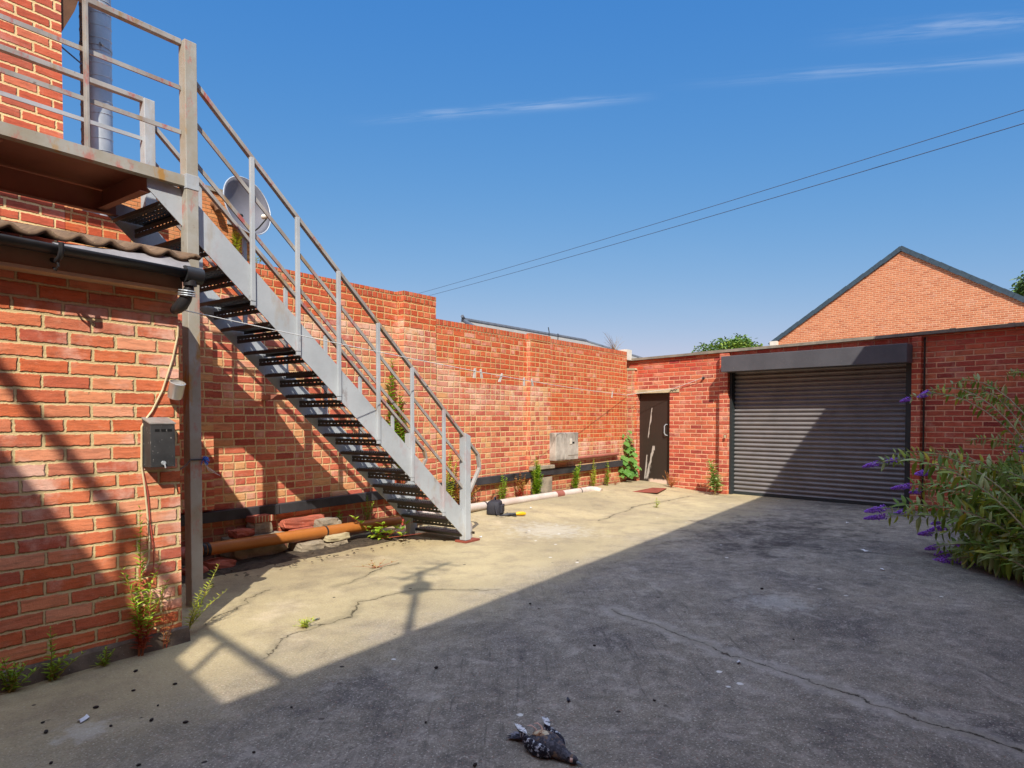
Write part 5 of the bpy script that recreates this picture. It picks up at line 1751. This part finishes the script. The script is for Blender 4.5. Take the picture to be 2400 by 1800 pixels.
def loft(secs, seg=16):
    """secs: centre, half width across, half height; a closed lofted body"""
    mb = MB()
    for (a, l, z, w, h) in secs:
        for k in range(seg):
            th = 2 * math.pi * k / seg
            mb.v.append(pg(a, l + w * math.cos(th), max(0.001, z + h * math.sin(th))))
    n = len(secs)
    for i in range(n - 1):
        for k in range(seg): mb.f.append((i * seg + k, i * seg + (k + 1) % seg, (i + 1) * seg + (k + 1) % seg, (i + 1) * seg + k))
    mb.f += [tuple(range(seg - 1, -1, -1)), tuple(range((n - 1) * seg, n * seg))]
    return mb
body = loft([(-0.105, 0.0, 0.016, 0.012, 0.010), (-0.085, 0.0, 0.024, 0.026, 0.020), (-0.05, 0.0, 0.036, 0.042, 0.034), (-0.01, 0, 0.044, 0.052, 0.043), (0.03, 0, 0.046, 0.054, 0.045),
             (0.065, -0.002, 0.041, 0.047, 0.040), (0.095, -0.006, 0.032, 0.034, 0.031), (0.118, -0.012, 0.025, 0.024, 0.024), (0.135, -0.018, 0.022, 0.021, 0.021),
             (0.152, -0.022, 0.021, 0.020, 0.019), (0.166, -0.026, 0.018, 0.014, 0.014), (0.173, -0.028, 0.016, 0.007, 0.008)], 18)
bo_ = body.build('body', m_b1, bird, smooth=True)
mb = loft([(-0.09, 0.0, 0.034, 0.008, 0.004), (-0.06, 0, 0.058, 0.024, 0.014), (-0.025, 0.004, 0.073, 0.030, 0.016), (0.005, 0.006, 0.078, 0.026, 0.014), (0.03, 0.004, 0.079, 0.012, 0.012)], 12)
mb.build('pale_belly', m_b5, bird, smooth=True)
for sgn, tipa, tipl, tipz in ((1, -0.165, 0.030, 0.055), (-1, -0.115, -0.085, 0.075)):
    mb = MB()
    secs = [(0.075, 0.036, 0.030, 0.012, 0.020), (0.05, 0.054, 0.034, 0.017, 0.030), (0.01, 0.064, 0.036, 0.018, 0.035), (-0.04, 0.066, 0.042, 0.015, 0.032)]
    S5 = [(a, sgn * l, z, w, h) for a, l, z, w, h in secs]
    S5 += [(-0.09, S5[-1][1] * 0.55 + tipl * 0.45, 0.05, 0.011, 0.024), (tipa + 0.02, tipl, tipz - 0.006, 0.006, 0.010), (tipa, tipl, tipz, 0.002, 0.003)]
    w = loft(S5, 12).build('wing', m_b2, bird, smooth=True)
    mb = MB()
    for i in range(6):
        o2 = (i - 2.5) * 0.008
        a0 = pg(-0.055, sgn * 0.062 + o2 * 0.4, 0.072 + 0.002 * i)
        a1 = pg(tipa - 0.012 + 0.011 * abs(i - 2), tipl + o2 * 0.6, tipz + 0.010)
        d = a1 - a0
        mb.leaf(a0, d, (0, 0, 1), d.length * 1.15, 0.015, 0.1, 0.02)
    mb.build('white_flight_feathers', m_b3, w)
mb = MB()
for i in range(7):
    an = (i - 3) * 0.10 + 0.35
    d = -ha * math.cos(an) + hl * math.sin(an)
    mb.leaf(pg(-0.085, 0.006, 0.018 + 0.002 * (i % 2)), d, (0, 0, 1), 0.115, 0.026, 0.08, 0.06)
mb.build('tail', m_b4, bird)
mb = MB()
mb.tube([pg(0.168, -0.027, 0.016), pg(0.186, -0.034, 0.012), pg(0.196, -0.038, 0.007)], [0.006, 0.004, 0.0012], 8)
mb.build('beak', m_beak, bird, smooth=True)
mb = MB()
mb.tube([pg(0.158, -0.004, 0.026), pg(0.166, -0.010, 0.026)], [0.009, 0.007], 8)
mb.build('cere', m_cere, bird, smooth=True)
mb = MB()
mb.tube([pg(0.147, -0.002, 0.033), pg(0.148, -0.0005, 0.0345)], [0.004, 0.003], 8)
mb.build('eye', m_void, bird)
for s in (-1, 1):
    mb = MB()
    mb.tube([pg(-0.03, 0.012 * s, 0.07), pg(-0.045, 0.016 * s, 0.09), pg(-0.07, 0.018 * s, 0.094)], [0.004, 0.003, 0.0025], 6)
    for k in (-1, 0, 1): mb.tube([pg(-0.07, 0.018 * s, 0.094), pg(-0.088, 0.018 * s + 0.009 * k, 0.090)], 0.0017, 5)
    mb.build('foot', m_cere, bird, smooth=True)

# ------------------------------------------------------------------ litter on the concrete
rng = random.Random(8)
DROP = [(1.484, -3.063), (1.512, -2.524), (1.118, -2.565), (1.32, -2.587), (1.636, -2.275), (1.278, -2.837), (1.509, -3.535), (1.407, -2.923), (1.499, -2.79), (1.671, -2.607), (1.09, -2.681), (1.193, -3.271), (1.002, -2.986),
        (1.85, -3.3), (2.1, -3.9), (2.0, -4.75), (1.95, -4.3), (2.9, -4.6), (3.4, -4.0), (2.6, -3.5), (4.2, -4.9), (3.9, -3.2), (5.3, -4.4)]
pell = None
for (x, y) in DROP:
    if pell is None:
        mb = MB()
        secs = [(-0.0130, 0.002), (-0.009, 0.0075), (0.0, 0.0098), (0.009, 0.007), (0.013, 0.002)]
        for a, r in secs:
            for k in range(8):
                th = 2 * math.pi * k / 8
                mb.v.append(Vector((a, r * math.cos(th) * rng.uniform(0.8, 1.2), 0.006 + r * 0.62 * math.sin(th))))
        for i in range(4):
            for k in range(8): mb.f.append((i * 8 + k, i * 8 + (k + 1) % 8, (i + 1) * 8 + (k + 1) % 8, (i + 1) * 8 + k))
        mb.f += [tuple(range(7, -1, -1)), tuple(range(32, 40))]
        pell = tag(mb.build('dark_pellet', m_dark, smooth=True), 'small dark brown pellet lying loose on the shaded grey concrete', 'pellet', 'dark pellets on the concrete')
        o = pell
    else:
        o = pell.copy()
        COL.objects.link(o)
    o.location = (x, y, gz(x, y))
    s = rng.uniform(0.6, 1.15)
    o.scale = (s, s * rng.uniform(0.8, 1.1), s)
    o.rotation_euler = (0, 0, rng.uniform(0, 3.1))


def scrap(x, y, s, rz, mat, label, seed, name='paper_scrap', cat='litter'):
    rng = random.Random(seed)
    mb = MB()
    n = 9
    pts = [(s * rng.uniform(0.6, 1.1) * math.cos(2 * math.pi * k / n), 0.45 * s * rng.uniform(0.6, 1.1) * math.sin(2 * math.pi * k / n)) for k in range(n)]
    M = Matrix.Rotation(rz, 3, 'Z')
    z = gz(x, y)
    top = [Vector((x, y, z)) + M @ Vector((a, b2, 0.004 + rng.uniform(0, 0.012))) for a, b2 in pts]
    bot = [v - Vector((0, 0, 0.0025)) for v in top]
    mb.v = top + bot + [Vector((x, y, z + 0.012)), Vector((x, y, z + 0.009))]
    for k in range(n):
        mb.f += [(k, (k + 1) % n, 2 * n), (n + (k + 1) % n, n + k, 2 * n + 1), (k, n + k, n + (k + 1) % n, (k + 1) % n)]
    tag(mb.build(name, mat, origin=(x, y, z)), label, cat)
scrap(1.235, -2.675, 0.045, 0.8, m_scrap, 'white feather scrap on the concrete at the lower left', 1)
scrap(2.76, -2.29, 0.03, 0.1, m_slate, 'dark sliver of slate on the sunny concrete right of the straw tuft', 2, 'slate_sliver')
scrap(7.43, -4.79, 0.07, 0.9, m_scrap, 'pale torn scrap on the shaded concrete near the buddleia', 3)
scrap(3.62, -4.76, 0.022, 0.3, m_scrap, 'small white scrap alone in the middle of the shaded concrete', 4)
scrap(2.66, -4.28, 0.022, 0.5, m_b4, 'small dark feather just beyond the dead pigeon', 5, 'loose_feather', 'feather')
scrap(5.75, -1.25, 0.03, 0.4, m_scrap, 'white scrap on the concrete just right of the newel base plate', 6)
scrap(7.62, -0.62, 0.03, 0.2, m_scrap, 'tiny white scrap below the grey drain pipe', 7)
scrap(9.3, -4.3, 0.045, 0.2, m_scrap, 'white scrap on the dark patch before the shutter', 8)
scrap(6.6, -5.05, 0.04, 0.5, m_scrap, 'bluish white scrap between the pigeon and the shutter', 9)

# ------------------------------------------------------------------ taller building round the camera side: throws the yard into shade
P0 = Vector((-2.76, -6.915, 0))
e2 = Vector((0.222, 0.975, 0)).normalized()
A = P0 + e2 * 4.6
Q = P0 + Vector((0.999, 0.043, 0)) * 13.2
HB = 5.5
t = thing('rear_building', 'tall brick building wrapped round the near side of the yard, out of frame', 'building', (-4, -9, 0))
poly = [(A.x, A.y), (P0.x, P0.y), (Q.x, Q.y), (Q.x, -15), (-12, -15), (-12, A.y)]
MB().prism(poly, (0, 0, 0), (1, 0, 0), (0, 1, 0), (0, 0, 1), HB - 0.06).build('wall', m_upper, t)
MB().prism(poly, (0, 0, HB - 0.058), (1, 0, 0), (0, 1, 0), (0, 0, 1), 0.058).build('roof_edge', m_stone, t)
t = thing('roof_railing', 'steel guard railing on the roof of the tall building behind the viewer', 'railing', (-2.7, -6.6, HB))
HR = 6.4
ra, rb2 = Vector((-3.29, -8.3, HR)), Vector((-2.63, -4.65, HR))
MB().bar(ra, rb2, 0.055, 0.055).build('handrail', m_steel, t)
def on(y): return ra.lerp(rb2, (y - ra.y) / (rb2.y - ra.y))
for y, w in ((-6.384, 0.095), (-6.0, 0.045), (-6.744, 0.03), (-5.1, 0.05)):
    p = on(y)
    MB().bar((p.x, p.y, HB), (p.x, p.y, HR - 0.03), w, w).build('railing_post', m_steel, t)
t = thing('aerial', 'television aerial pole on the roof of the tall building behind the viewer', 'aerial', (-1.565, -6.895, HB))
mb = MB()
mb.tube([(-1.565, -6.895, HB), (-1.565, -6.895, 7.1)], 0.03, 8)
mb.build('mast', m_galv, t)
mb = MB()
mb.bar((-1.85, -6.95, 7.05), (-1.1, -6.82, 7.05), 0.03, 0.03)
for i in range(4):
    c = Vector((-1.8 + 0.2 * i, -6.94 + 0.035 * i, 7.05))
    mb.bar(c - Vector((-0.05, 0.16, 0)), c + Vector((-0.05, 0.16, 0)), 0.016, 0.016)
mb.build('elements', m_galv, t)
MB().box((-1.66, -6.95, 6.45), (-1.46, -6.82, 6.68)).build('junction_box', m_galv, t)
